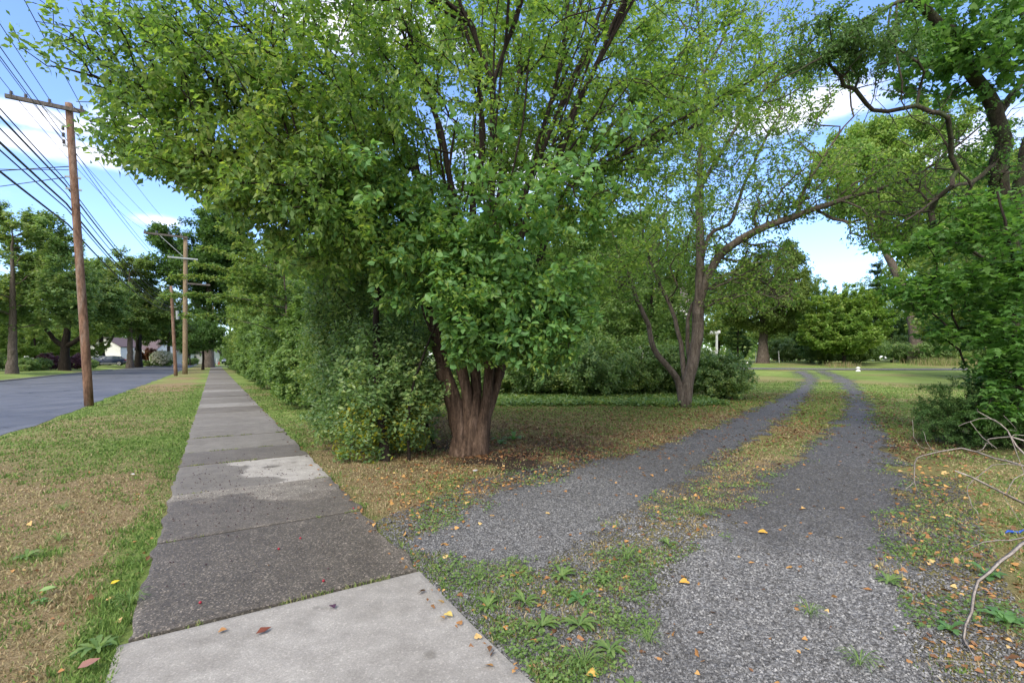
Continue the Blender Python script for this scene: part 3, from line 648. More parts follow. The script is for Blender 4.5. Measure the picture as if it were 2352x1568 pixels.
    core = lambda p: ((p[:, 0] > -2.3) | (rs.rand(len(p)) < .48)) & ~((p[:, 1] < d0+.2) & (p[:, 2]+.3*rs.randn(len(p)) > 3.3) & (p[:, 0]+.4*rs.randn(len(p)) > -1.5) & (p[:, 0] < 2.4) & (rs.rand(len(p)) < .62))
    lp = [(leaves_on(G, .012, 150000, .07, .55, .9, .06, .5, .9, mask=core), 'blade', M['leaf_main'])]
    B_ = B.copy()
    nearm = lambda p: (np.abs(p[:, 0]-(-.3))+.7*rs.rand(len(p)) < 1.9) & (p[:, 2] < 3.4+.8*rs.rand(len(p))) & (p[:, 1] < d0+.3) & (p[:, 2] > 1.0)
    lp.append((leaves_on(G, .012, 10500, .10, .45, 1.0, .06, .4, .55, mask=nearm, out=.0), 'oval', M['leaf_big']))
    lm = lambda p: (p[:, 0]+.55*rs.randn(len(p)) < -1.2) & (p[:, 0] > -4.4) & (p[:, 2] < 4.6) & (p[:, 1] < d0)
    lp.append((leaves_on(G, .012, 15000, .08, .9, .9, .06, .4, .7, mask=lm), 'blade', M['leaf_light']))
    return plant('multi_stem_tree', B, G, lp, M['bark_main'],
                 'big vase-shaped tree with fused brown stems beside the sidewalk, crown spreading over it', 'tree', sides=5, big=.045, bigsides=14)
MT = main_tree()
# ------------------------------------------------------------------ other trees, shrubs and the hedge
def proto(name, cat, height, blobs, trunk, r0, nt_, nleaf, lsize, shape, mat, bark, clear=2.0, forks=None, seg=.6, thr=.42, csc=2.0, tip=.012, droop=.4, jit=.12, flatness=1.0, layered=False, rleaf=.03, parts=('trunk', 'crown'), rmin=.008, spread=1.0, out=.3):
    """a tree or shrub built at the origin; blobs are (centre, radii, share)"""
    st = []
    if forks is None:
        st.append(stem([(0, 0, -.05), (.05*trunk, 0, height*.3), (-.03*trunk, .1, height*.6), (0, 0, height*.86)], r0, r0*.15, 0, seg*.6))
    else:
        st += [stem(f[0], f[1], f[2], f[3], seg*.6) for f in forks]
    tot = sum(b[2] for b in blobs)
    T = np.concatenate([ell(b[0], b[1], int(nt_*b[2]/tot), .5) for b in blobs]); T = T[T[:, 2] > clear]
    if layered: T[:, 2] = T[:, 2]*.25+np.round(T[:, 2]/layered)*layered*.75
    T = carve(T, thr, csc, int(rs.randint(99)))
    G = grow(st, T, seg=seg, bf=.25, tip=tip, up=.1 if not layered else .0, wig=.1)
    low = sstep(r0*4, 0, G['pos'][:, 2]); isst = np.arange(len(G['pos'])) < G['nst']
    G['rad'] = np.where(isst, G['rad']*(1+.3*low), G['rad'])
    lp = [(leaves_on(G, rleaf, nleaf, lsize, droop, spread, jit, .5, flatness, out=out), shape, mat)]
    return plant(name, np.zeros(3), G, lp, bark, 'x', cat, rmin=rmin, trunk=parts[0], crown=parts[1], sides=4, big=.08, bigsides=9)
used_proto = set()
def put(p, x, y, rz, sc, label, group=None, name=None, szz=None, lean=None):
    o = p if id(p) not in used_proto else copy_tree(p); used_proto.add(id(p))
    if name: o.name = name
    place(o, onground(x, y), rz, sc, label, szz)
    if group: o['group'] = group
    elif 'group' in o: del o['group']
    if lean: o.rotation_euler.x = lean[0]; o.rotation_euler.y = lean[1]
    return o
def pt(u, d): return (u-CX)/FPX*d, d

# -- street maples over the road
maple_a = proto('street_tree', 'tree', 13.5, [((0, 0, 8.4), (5.4, 5.4, 4.6), 1.0), ((0, 0, 11), (3.6, 3.6, 2.6), .5), ((2.5, 0, 6), (3.2, 3, 2.2), .3), ((-2.6, .5, 6), (3, 3, 2.2), .3)],
               1, .33, 1500, 60000, .23, 'rhomb', M['leaf_street'], M['bark_grey'], clear=3.0, thr=.43, csc=1.9, jit=.16, layered=.8, flatness=1.8)
fk = [([(0, 0, -.05), (0, 0, 1.5), (.0, 0, 2.7)], .4, .34, 0), ([(0, 0, 2.4), (.2, .1, 4.2), (.4, .3, 6.5), (.2, 0, 10)], .36, .06, 1),
      ([(-.1, 0, 2.2), (-1.0, -.2, 3.1), (-1.9, -.4, 4.8), (-2.8, -.4, 7)], .27, .06, 1), ([(.15, 0, 2.3), (1.3, .1, 3.0), (2.0, .2, 4.4), (2.6, .3, 7)], .27, .06, 1)]
maple_b = proto('street_tree', 'tree', 12, [((0, 0, 7.8), (5.6, 5.2, 4.2), 1.0), ((-2.6, 0, 6.4), (3.4, 3.2, 2.5), .4), ((2.8, 0, 6.6), (3.2, 3.2, 2.5), .4)],
               1, .5, 1500, 60000, .23, 'rhomb', M['leaf_street'], M['bark_dark'], clear=3.7, forks=fk, thr=.43, csc=1.9, jit=.16, layered=.8, flatness=1.8)
put(maple_a, *pt(28, 38), .3, 1.0, 'broad street maple at the left picture edge with a straight pale grey trunk')
put(maple_b, *pt(148, 50), 0.0, 1.06, 'dark-trunked street maple forking low into three limbs behind the red-brown pole')
put(maple_a, *pt(-190, 44), 2.3, 1.0, 'street maple at the far left whose crown just enters the picture')
put(maple_a, *pt(298, 72), 1.4, 1.3, 'leaning-trunked maple right of the parked dark blue car')
put(maple_b, *pt(318, 78), 2.0, 1.2, 'taller lawn maple in front of the white house porch')
put(maple_a, *pt(388, 88), 4.0, 1.02, 'dark round maple left of the pale utility pole')
put(maple_b, *pt(235, 92), 4.4, 1.25, 'maple behind the parked cars and beside the white garage')
put(maple_b, *pt(430, 118), 1.0, 1.0, 'small far maple seen between the two further poles', 'far maples across the street')
put(maple_a, *pt(345, 120), 5.0, 1.15, 'far maple rising behind the white houses', 'far maples across the street')
# the old giant on the verge and small one before it
giant = proto('old_street_tree', 'tree', 26, [((0, 0, 17), (7.5, 7.5, 6.5), 1), ((-5.2, 0, 20.5), (4.2, 3.5, 2.6), .4), ((2, 0, 11), (5, 5, 4), .4), ((3, 0, 22), (5, 5, 4), .4)],
             1, .72, 1900, 90000, .34, 'rhomb', M['leaf_dark'], M['bark_grey'], clear=5, seg=.9, thr=.40, csc=3.4, jit=.28)
put(giant, *pt(479, 76), 0, 1.0, 'huge old tree with a very thick pale trunk on the verge past the poles')
small = proto('young_street_tree', 'tree', 5.5, [((0, 0, 3.8), (2.6, 2.4, 1.8), 1)], 1, .13, 420, 12000, .17, 'rhomb', M['leaf_dark'], M['bark_dark'], clear=1.9, seg=.4, thr=.4, csc=1.2)
put(small, *pt(466, 60), 0, 1.15, 'low dark sapling before the thick pale trunk on the verge')
put(small, *pt(436, 100), 2, 1.1, 'thin young tree on the lawn behind the pale pole')

# -- hedge along the sidewalk: tall shrubs set side by side
def shrub_proto(name, h, rx, ry, nt_, nl, ls, mat, shape='rhomb', bark='bark_dark', nst=6, thr=.36, csc=.8, seg=.3, zlow=.12, droop=.3, jit=.05, out=.9, spread=1, flatness=1.0, tip=.004, blobs=None):
    fs = []
    for k in range(nst):
        a = k*2*math.pi/nst+rs.rand(); q = .35+.3*rs.rand()
        fs.append(([(math.cos(a)*.12, math.sin(a)*.12, -.04), (math.cos(a)*rx*q*.5, math.sin(a)*ry*q*.5, h*.35), (math.cos(a)*rx*q, math.sin(a)*ry*q, h*.75)], .035*h/3, .01, 0))
    bl = blobs or [((0, 0, h*.52), (rx, ry, h*.50), 1), ((rx*.3, 0, h*.3), (rx*.8, ry*.95, h*.3), .5), ((-rx*.3, 0, h*.7), (rx*.7, ry*.8, h*.32), .4)]
    return proto(name, 'shrub', h, bl, 1, .04, nt_, nl, ls, shape, mat, M[bark], clear=zlow, forks=fs, seg=seg, thr=thr, csc=csc, tip=tip, droop=droop, jit=jit, rleaf=.02, parts=('stems', 'foliage'), rmin=.005, out=out, spread=spread, flatness=flatness)
hedge_a = shrub_proto('hedge_shrub', 3.8, 1.15, 2.1, 1500, 46000, .085, M['leaf_hedge'])
hedge_b = shrub_proto('hedge_shrub', 4.4, 1.25, 2.3, 1500, 46000, .09, M['leaf_hedge'])
hgt = {0: 3.7}
names = ['nearest hedge shrub past the grassy gap, trimmed flat along the sidewalk', 'second tall hedge shrub along the sidewalk after the gap', 'third hedge shrub along the sidewalk, paler and taller']
for k in range(18):
    a = 15.2+k*3.1+(k > 7)*(k-7)*1.5; l = 1.28+1.22+.12*math.sin(k*2.1); x, y = XY(l, a)
    ords = 'fourth fifth sixth seventh eighth ninth tenth eleventh twelfth'.split()
    lb_ = names[k] if k < 3 else (ords[k-3]+' hedge shrub along the sidewalk, counted from the grassy gap' if k < 12 else ['thirteenth', 'fourteenth', 'fifteenth', 'sixteenth', 'seventeenth', 'last'][k-12]+' and tiny hedge shrub near the end of the sidewalk')
    o = put([hedge_a, hedge_b][k % 2], x, y, TH+(math.pi if k % 3 == 0 else 0), 1.0, lb_, 'hedge shrubs along the sidewalk', szz=[.86, .95, 1.0, .9, 1.05, 1.1][k % 6])
# small trees rising just behind the hedge
tall_a = proto('hedgerow_tree', 'tree', 7.4, [((0, 0, 4.6), (2.3, 2.5, 2.7), 1), ((.3, .6, 2.4), (1.9, 2.2, 1.8), .5)], 1, .14, 1100, 42000, .12, 'rhomb', M['leaf_light'], M['bark_grey'], clear=.6, seg=.45, thr=.42, csc=1.5, tip=.006, jit=.09)
for k, (l, a, s_, lb) in enumerate([(4.0, 14.4, .62, 'pale green tree pushing up behind the nearest hedge shrub'), (4.2, 19.5, .82, 'light green tree right behind the second hedge shrub'), (3.9, 25.5, 1.05, 'taller light green tree rising behind the middle of the hedge'),
        (4.4, 32, 1.25, 'tall pale tree far along behind the hedge'), (4.0, 41, 1.35, 'pale tree near the far end of the hedge'), (4.5, 53, 1.5, 'last pale tree behind the hedge, close to the thick pale trunk'), (5.5, 70, 1.7, 'faint tall tree beyond the end of the hedge')]):
    put(tall_a, *XY(l, a), k*1.9, s_, lb)

# -- young tree whose long leafy sprays reach out over the sidewalk
def spray_tree():
    B = onground(*pt(668, 15.2)); d = 15.2; s = [stem([B-(0, 0, .05), B+(-.05, 0, 1.5), B+(-.15, 0, 3.0), B+(-.2, -.1, 4.4)], .06, .025)]
    tips = [(390, 634, 13.4, 560, 655), (437, 606, 13.9, 560, 640), (369, 680, 13.0, 560, 690), (411, 726, 13.2, 560, 745), (450, 566, 14.0, 575, 610), (500, 520, 14.4, 590, 580), (520, 640, 13.6, 590, 660), (478, 690, 13.7, 580, 705), (540, 560, 14.6, 600, 600)]
    for (u, v, dd, u2, v2) in tips: s.append(pstem([(660, v2+25, d), (606, v2+12, d-.1), (u2+15, v2, (d+dd)/2+.3), ((u+u2)/2, (v+v2)/2-9, (d+dd)/2-.2), (u, v, dd)], .02, .006, 1))
    T = ell(at(590, 640, 14.9), (1.0, .9, 1.3), 160, .6); G = grow(s, T, seg=.2, bf=.2, tip=.0035, up=0, wig=.05)
    m_ = lambda p: p[:, 2] > 2.2
    lp = [(leaves_on(G, .0115, 9500, .10, .25, .9, .035, .2, 1.6, mask=m_), 'blade', M['leaf_light'])]
    return plant('spray_branched_tree', B, G, lp, M['bark_grey'], 'young tree in the hedge with long pale leafy sprays reaching over the sidewalk', 'tree', sides=4, big=.03)
spray_tree()

# -- the bush in front (glossy leaves, dark crooked stem)
def front_bush():
    B = gnd(888, 1062); s = []
    s.append(pstem([(888, 1068, 6.45), (880, 1010, 6.5), (872, 930, 6.6), (870, 850, 6.6), (862, 760, 6.6), (868, 680, 6.7), (860, 560, 6.8), (850, 430, 7.0)], .07, .03))
    for k in range(9):
        x, y = XY(1.75+rs.rand()*1.2, 6.3+k*.5); g = onground(x, y)
        s.append(stem([g-(0, 0, .05), g+(rs.randn()*.15, rs.randn()*.15, .9), g+(rs.randn()*.3, rs.randn()*.3, 2.0)], .03, .012))
    def xyz(l, a, z): return (*XY(l, a), z)
    T = np.concatenate([ell(xyz(2.15, 7.0, 1.0), (1.0, 1.15, 1.1), 560, .45), ell(xyz(2.0, 7.2, .45), (.85, 1.2, .5), 260, .5), ell(xyz(2.0, 9.0, .5), (.9, 1.6, .5), 260, .5), ell(at(965, 900, 7.0), (.35, .4, .4), 90, .6), ell(xyz(2.3, 8.4, 1.3), (1.0, 1.3, 1.3), 560, .45), ell(xyz(2.3, 9.9, 1.4), (1.0, 1.2, 1.4), 500, .45),
                        ell(xyz(2.35, 8.4, 2.5), (1.1, 1.9, 1.0), 520, .5), ell(xyz(2.3, 10.0, 2.5), (1.0, 1.2, .9), 250, .5), ell(at(950, 890, 6.9), (.55, .5, .35), 90, .6), ell(at(800, 560, 6.9), (.8, .9, .7), 160, .6), ell(xyz(2.0, 8.6, 3.3), (.9, 2.0, .9), 420, .5), ell(xyz(2.2, 10.6, 3.0), (.9, 1.2, 1.0), 220, .5), ell(at(770, 650, 7.6), (1.0, .8, .8), 300, .55), ell(at(720, 760, 7.9), (.7, .7, .8), 200, .55), ell(at(910, 800, 6.8), (.5, .5, .5), 90, .6)])
    l, a = LA(T[:, 0], T[:, 1]); T = T[(l > 1.32+.12*np.sin(a*3)) & (T[:, 2] > .1) & (a > 5.6)]
    T = carve(T, .36, .8, 5)
    G = grow(s, T, seg=.22, bf=.2, tip=.0035, up=.05, wig=.1)
    lp = [(leaves_on(G, .011, 98000, .06, .35, 1.0, .05, .4, .7, out=.8), 'blade', M['leaf_bush'])]
    ym = lambda p: (p[:, 2] < .75) & (p[:, 1] < 7.0) & (p[:, 0] > -2.6)
    lp.append((leaves_on(G, .011, 2600, .05, .2, 1, .05, .3, .8, mask=ym), 'blade', M['leaf_yellow']))
    ym2 = lambda p: (LA(p[:, 0], p[:, 1])[1] > 9.2) & (LA(p[:, 0], p[:, 1])[0] < 2.0)
    lp.append((leaves_on(G, .011, 2500, .05, .2, 1, .05, .3, .8, mask=ym2), 'blade', M['leaf_light']))
    return plant('roadside_bush', B, G, lp, M['bark_dark'], 'bushy thicket with glossy leaves and one dark crooked stem, right of the sidewalk', 'bush', trunk='stems', crown='foliage', sides=4, big=.03, bigsides=8)
front_bush()

# -- V-shaped tree at the edge of the drive
def v_tree():
    B = gnd(1575, 934); d = B[1]; s = []
    s.append(pstem([(1574, 940, d), (1575, 915, d), (1578, 885, d), (1588, 840, d), (1600, 780, d), (1604, 720, d), (1607, 640, d), (1607, 540, d+.1), (1606, 430, d+.2), (1612, 330, d+.3), (1622, 230, d+.3), (1610, 120, d+.4), (1600, -20, d+.5)], 0.151, 0.028))
    s.append(pstem([(1567, 940, d-.05), (1566, 905, d), (1556, 870, d), (1535, 845, d-.1), (1502, 800, d-.2), (1488, 745, d-.3), (1465, 690, d-.4), (1450, 650, d-.4), (1420, 580, d-.5), (1400, 500, d-.6)], 0.115, 0.028))
    s.append(pstem([(1572, 905, d), (1567, 860, d+.1), (1562, 790, d+.3), (1545, 720, d+.4), (1520, 660, d+.5), (1490, 590, d+.6), (1470, 480, d+.8)], 0.086, 0.024, 1))
    s.append(pstem([(1604, 700, d), (1622, 640, d-.2), (1650, 590, d-.4), (1700, 550, d-.7), (1760, 520, d-1.0), (1830, 495, d-1.3), (1930, 460, d-1.7), (2040, 428, d-2.2), (2110, 400, d-2.6), (2180, 350, d-3), (2240, 300, d-3.3), (2270, 270, d-3.5)], 0.090, 0.011, 1))
    s.append(pstem([(1607, 620, d), (1620, 560, d+.3), (1640, 530, d+.4), (1675, 515, d+.5), (1690, 480, d+.6), (1720, 400, d+.8), (1780, 280, d+1), (1850, 180, d+1.2)], 0.065, 0.016, 1))
    s.append(pstem([(1570, 900, d), (1580, 840, d+.5), (1578, 770, d+.7), (1590, 700, d+.9), (1640, 655, d+.8), (1700, 640, d+.5), (1760, 650, d+.2), (1790, 700, d)], 0.043, 0.010, 1))
    s.append(pstem([(1830, 495, d-1.3), (1850, 430, d-1.2), (1880, 380, d-1.2), (1940, 290, d-1.3), (2000, 230, d-1.4)], 0.029, 0.008, 1))
    s.append(pstem([(1606, 430, d+.2), (1650, 360, d-.2), (1720, 250, d-.8), (1800, 160, d-1.4), (1900, 60, d-2)], 0.036, 0.010, 1))
    s.append(pstem([(1612, 330, d+.3), (1590, 230, d), (1650, 110, d-.4), (1700, 10, d-.8)], 0.032, 0.011, 1))
    T = [ell(at(1640, 380, d), (2.6, 2.6, 3.0), 900, .55), ell(at(1500, 560, d), (1.9, 1.8, 1.6), 300, .6), ell(at(1700, 200, d), (3.2, 2.6, 2.2), 750, .6), ell(at(1730, 660, d), (1.7, 1.5, .95), 520, .6),
         ell(at(1900, 420, d-1.4), (2.1, 1.2, 1.0), 420, .6), ell(at(2090, 440, d-2.4), (1.2, 1.0, .9), 200, .6), ell(at(1600, 30, d), (3.5, 2.5, 1.5), 300, .6), ell(at(1860, 160, d-1.5), (1.6, 1.4, 1.3), 160, .6), ell(at(1400, 640, d-.3), (1.4, 1.3, 1.0), 200, .6), ell(at(2030, 530, d-2.2), (.9, .7, .5), 170, .6), ell(at(1750, 590, d-.6), (1.0, .8, .6), 200, .6), ell(at(1790, 480, d-.8), (1.2, .8, .6), 160, .6)]
    T = np.concatenate(T); px = T[:, 0]/T[:, 1]*FPX+CX; py = HY-(T[:, 2]-CH)/T[:, 1]*FPX
    T = T[~((px > 1840) & (px < 1965) & (py > 560)) & ~((px > 1560) & (py > 760))]
    G = grow(s, T, seg=.32, bf=.25, tip=.0068, up=.1, wig=.10)
    lf = lambda p: ~((p[:, 0] > 6.9) & (p[:, 2] < 4.4) & (p[:, 2] > 2.2) & (p[:, 0] < 8.2)) | (rs.rand(len(p)) < .3)
    lp = [(leaves_on(G, .014, 50000, .085, .5, 1, .07, .5, .9, mask=lf), 'blade', M['leaf_main'])]
    return plant('forked_tree', B, G, lp, M['bark_grey'], 'slender grey tree forking in a V, one long limb arching over the gravel drive', 'tree', sides=5, big=.05, bigsides=12)
v_tree()

# -- leaning old tree at the right edge, its branches hanging into the picture
def right_tree():
    d = 9.6; B = np.array([*pt(2345, d), 0]); B[2] = float(H(B[0], B[1])); s = []
    s.append(pstem([(2350, 990, d), (2345, 900, d), (2338, 760, d), (2325, 640, d), (2318, 540, d), (2300, 470, d), (2292, 400, d-.1), (2302, 330, d-.1), (2290, 270, d-.2), (2262, 215, d-.3), (2220, 150, d-.5), (2180, 80, d-.7), (2120, 20, d-.9), (2060, -40, d-1.2)], .22, .07))
    s.append(pstem([(2338, 760, d+.1), (2352, 560, d+.2), (2345, 420, d+.3), (2380, 250, d+.3), (2370, 100, d+.2), (2330, -40, d)], .16, .06, 1))
    s.append(pstem([(2290, 270, d-.2), (2320, 225, d-.1), (2350, 180, d), (2400, 100, d)], .08, .04, 1))
    s.append(pstem([(2100, 0, d-1), (2060, 5, d-1.4), (1990, 50, d-1.8), (1930, 100, d-2.2), (1860, 150, d-2.5), (1770, 190, d-2.8)], .04, .008, 1))
    s.append(pstem([(2062, 4, d-1.5), (2048, 60, d-1.6), (2040, 110, d-1.6), (2015, 170, d-1.7), (2008, 220, d-1.7), (1985, 280, d-1.7)], .020, .006, 1))
    s.append(pstem([(2085, 6, d-1.4), (2074, 60, d-1.6), (2070, 120, d-1.6), (2078, 190, d-1.7), (2074, 230, d-1.7), (2095, 270, d-1.8), (2150, 290, d-1.8)], .022, .006, 1))
    s.append(pstem([(2292, 380, d-.1), (2240, 420, d-.5), (2190, 430, d-.9), (2120, 480, d-1.3), (2060, 520, d-1.6)], .05, .010, 1))
    s.append(pstem([(2325, 640, d), (2270, 600, d-.4), (2200, 560, d-.8), (2130, 570, d-1.2)], .045, .01, 1))
    T = [ell(at(1960, 110, d-2.2), (1.1, .8, .65), 260, .6), ell(at(2230, 90, d-.8), (1.6, 1.2, 1.2), 380, .6), ell(at(2290, 380, d-.2), (1.1, 1.0, 1.6), 300, .6), ell(at(2170, 330, d-1.2), (.9, .8, .9), 120, .6), ell(at(2320, 600, d-.3), (.9, .9, 1.2), 260, .6),
         ell(at(2060, 230, d-1.6), (.5, .4, .6), 40, .6), ell(at(2120, 470, d-1.0), (1.0, .7, .4), 110, .6)]
    T = np.concatenate(T); G = grow(s, T, seg=.25, bf=.22, tip=.005, up=-.02, wig=.12, scap=1.0)
    mA = lambda p: ((p[:, 2] > 6.6) | ((p[:, 0] > 8.6) & ((p[:, 1] > 9.6) | (rs.rand(len(p)) < .25))))
    lp = [(leaves_on(G, .012, 11000, .07, .6, 1, .05, .5, .9, mask=mA), 'blade', M['leaf_maple'])]
    mB = lambda p: (p[:, 2] > 6.5) & (p[:, 0] > 6.3)
    lp.append((leaves_on(G, .014, 3600, .105, .8, 1.1, .08, .3, .7, mask=mB), 'fan', M['leaf_maple']))
    mC = lambda p: (p[:, 0] < 6.2) & (p[:, 2] > 5.9)
    lp.append((leaves_on(G, .014, 7500, .055, .9, .8, .05, .6, .6, mask=mC), 'blade', M['leaf_dark']))
    return plant('leaning_tree', B, G, lp, M['bark_moss'], 'mossy dark-barked tree leaning in at the right edge with branches hanging from above', 'tree', sides=6, big=.045, bigsides=14)
right_tree()

# -- maple saplings below it
def saplings():
    for (u, d, lb, T, nl, sd) in [
        (2318, 8.3, 'maple sapling with layered lobed leaves at the right edge, over the dead branch', [((2180, 640), (1.35, .7, .32), 130), ((2110, 560), (.8, .5, .25), 60), ((2250, 760), (1.0, .7, .5), 150), ((2300, 690), (.8, .7, .9), 200), ((2120, 690), (.75, .5, .22), 70), ((2240, 540), (.9, .7, .3), 100), ((2290, 870), (.6, .5, .5), 110), ((2250, 480), (.7, .6, .35), 80)], 6200, 2),
        (2350, 7.4, 'second maple sapling at the very right edge, its stem bent near the ground', [((2330, 820), (.6, .5, .9), 160), ((2280, 960), (.5, .5, .35), 80), ((2350, 600), (.5, .5, .8), 90)], 2600, 4)]:
        B = np.array([*pt(u, d), 0]); B[2] = float(H(B[0], B[1]))
        s = [stem([B-(0, 0, .05), B+(-.05, 0, .8), B+(-.2, -.05, 1.7), B+(-.15, 0, 2.8), B+(-.3, .1, 4.0)], .05, .015),
             stem([B+(0, 0, .5), B+(-.35, 0, .85), B+(-.75, -.1, .95)], .035, .012, 1)]
        Tt = np.concatenate([ell(at(c[0], c[1], d-.2), r, n_, .6) for c, r, n_ in T]); Tt = Tt[Tt[:, 2] > .25]
        G = grow(s, Tt, seg=.25, bf=.2, tip=.0035, up=.02, wig=.1)
        lp = [(leaves_on(G, .012, nl, .10, .3, 1.1, .05, .4, 1.6), 'maple', M['leaf_maple'])]
        plant('maple_sapling', B, G, lp, M['bark_dark'], lb, 'sapling', sides=5, big=.03)
saplings()
# -- feathery hemlock shrub and undergrowth by the right edge
def hemlock():
    B = gnd(2270, 1030); s = []
    T = np.concatenate([ell(B+(0, .2, .35), (.95, .8, .5), 420, .5), ell(B+(.9, .4, .5), (.8, .8, .6), 300, .5), ell(B+(-.1, .6, .6), (.5, .6, .5), 140, .5)]); T = T[T[:, 2] > .05]
    for k in range(7):
        a = rs.rand()*6.3; s.append(stem([B+(rs.rand()*.8, rs.rand()*.4, -.04), B+(rs.rand()*.8+.2*math.cos(a), .3+.2*math.sin(a), .35), B+(rs.rand()*1+.5*math.cos(a), .3+.5*math.sin(a), .75)], .02, .006))
    G = grow(s, T, seg=.12, bf=.15, tip=.002, up=0, wig=.06)
    lp = [(leaves_on(G, .007, 42000, .045, .15, .75, .02, .9, 1.5), 'needle', M['leaf_needle'])]
    plant('evergreen_shrub', B, G, lp, M['bark_dark'], 'low feathery dark evergreen shrub behind the dead branch', 'shrub', trunk='stems', crown='foliage', sides=4, big=.02)
hemlock()

# -- shrubs and trees across the lawn side
mid = shrub_proto('understory_shrub', 2.3, 1.9, 1.5, 1100, 34000, .085, M['leaf_bush'], nst=9, thr=.38, csc=.9, jit=.06)
for k, (u, d, s_, z, lb) in enumerate([(1120, 17.5, .85, .9, 'low shrub half hidden directly behind the big brown trunk'), (1235, 17.2, .9, .95, 'dark shrub on the ivy right of the big brown trunk'), (1350, 16.6, .95, 1.0, 'fullest shrub in the row between the two trees'), (1455, 17.4, .9, 1.05, 'taller dark shrub of the row, just left of the forked tree'),
        (1545, 18.0, .85, 1.05, 'shrub standing close behind the forked tree'), (1640, 16.4, .74, 1.0, 'ragged light shrub right of the forked tree, reaching over the lawn'), (1270, 21, 1.0, 1.3, 'tall shrub in the second row behind the fullest one'), (1400, 22, 1.0, 1.35, 'tall shrub in the second row left of the forked tree')]):
    put(mid, *pt(u, d), k*1.1, s_, lb, szz=s_*z)
back = proto('woodland_tree', 'tree', 11, [((0, 0, 6.2), (4.0, 4.0, 4.2), 1), ((.6, 0, 3.0), (3.4, 3.2, 2.0), .4)], 1, .2, 1100, 40000, .16, 'rhomb', M['leaf_light'], M['bark_dark'], clear=1.5, seg=.55, thr=.43, csc=2.0, tip=.009, jit=.12)
dk = [([(0, 0, -.05), (-.1, 0, 1.2), (-.5, 0, 3), (-1.2, .2, 6)], .14, .04, 0), ([(.1, 0, -.05), (.3, 0, 1.4), (.8, .1, 3.2), (1.3, -.1, 6)], .13, .04, 0), ([(0, .15, -.05), (.05, .3, 1.5), (.1, .5, 4), (0, .4, 7)], .13, .04, 0)]
back2 = proto('woodland_tree', 'tree', 9, [((0, 0, 5.4), (3.4, 3.2, 3.4), 1), ((-.8, 0, 3.2), (2.6, 2.4, 1.5), .3)], 1, .2, 1000, 30000, .13, 'rhomb', M['leaf_hedge'], M['bark_dark'], clear=2.0, forks=dk, seg=.5, thr=.44, csc=1.7, tip=.008, jit=.1)
for k, (u, d, s_) in enumerate([(-60, 62, 1.0), (80, 66, .95), (115, 80, 1.0), (190, 70, .85), (20, 80, 1.05), (258, 108, 1.2), (160, 100, 1.25), (-10, 100, 1.3), (450, 150, 1.1), (500, 175, 1.0)]):
    put([back, back, back2][k % 3], *pt(u, d), k*1.3, s_, ['garden tree filling the left edge behind the first street maple', 'garden tree between the two nearest street maples', 'garden tree further back, right of the purple shrub', 'garden tree behind the top of the red-brown pole', 'back tree above the leftmost maple crown', 'back tree left of the white garage gable', 'tall back tree beyond the low-forking maple', 'back tree at the far left edge behind the garden', 'far tree between the pale pole and the thick trunk', 'farthest tree closing the end of the road'][k], 'garden trees behind the street maples', name='garden_tree', szz=s_*(.8 if k < 4 else 1))
put(back2, *pt(1512, 21), .5, .95, 'dark several-stemmed tree standing behind the forked tree')
put(back2, *pt(1310, 24.5), 2.5, 1.05, 'several-stemmed tree behind the shrub row, midway between the two front trees')
put(back, *pt(1180, 31), 1.2, 1.05, 'bright green tree showing through behind the big tree crown')
put(back, *pt(1420, 34), 3.0, 1.1, 'bright yellowish tree behind the shrub row, left of the white house')
put(back, *pt(1010, 36), 4.0, 1.1, 'bright tree seen through the gap left of the big brown trunk')
put(back2, *pt(905, 33), 0.7, 1.05, 'tree behind the glossy bush by the sidewalk')
put(back, *pt(800, 34), 5.4, .95, 'light tree hidden behind hedge and glossy bush')
put(back, *pt(1560, 39), 2.2, 1.0, 'light green tree rising beside the white house porch')
put(back2, *pt(1120, 42), 2.9, 1.3, 'taller tree at the back of the lawn behind the big tree')
put(back, *pt(1300, 52), 0.2, 1.5, 'tallest bright tree at the back between the two front trees')
put(back2, *pt(960, 56), 1.9, 1.5, 'far tree at the back of the lawn behind the left half of the big crown')
put(back, *pt(2300, 27), 3.3, 1.2, 'bright green tree behind the maple sapling at the right edge')
put(back2, *pt(2440, 18), 1.3, 1.0, 'tree just beyond the right edge behind the leaning trunk')
# conifer with thick trunk, drooping layered crown
pine = proto('old_conifer', 'tree', 12, [((0, 0, 7.2), (4.4, 4.0, 4.0), 1), ((.5, 0, 5.6), (5.6, 4.4, 2.4), .8), ((1.8, 0, 9.5), (3.2, 2.6, 2.4), .4)], 1, .5, 1500, 70000, .24, 'blade', M['leaf_olive'], M['bark_grey'], clear=2.9, seg=.5, thr=.47, csc=1.4, tip=.010, droop=1.0, jit=.22)
put(pine, *pt(1752, 47), 0, .98, 'old conifer with a massive flared grey trunk on the lawn beyond the drive')
dog = proto('layered_tree', 'tree', 7.4, [((0, 0, 4.2), (3.9, 3.4, 3.2), 1), ((-.6, -.5, 2.6), (3.6, 3.0, 1.6), .7)], 1, .16, 1700, 80000, .17, 'rhomb', M['leaf_dogwood'], M['bark_dark'], clear=.6, seg=.45, thr=.33, csc=1.3, tip=.007, layered=.4, droop=.15, flatness=2.2, jit=.07)
put(dog, *pt(1938, 43), 0, 1.0, 'pale yellow-green tree with tiered spreading branches beyond the lawn')
put(dog, *pt(2135, 60), 2, 1.0, 'tiered green tree behind the ragged pale stump trunk')
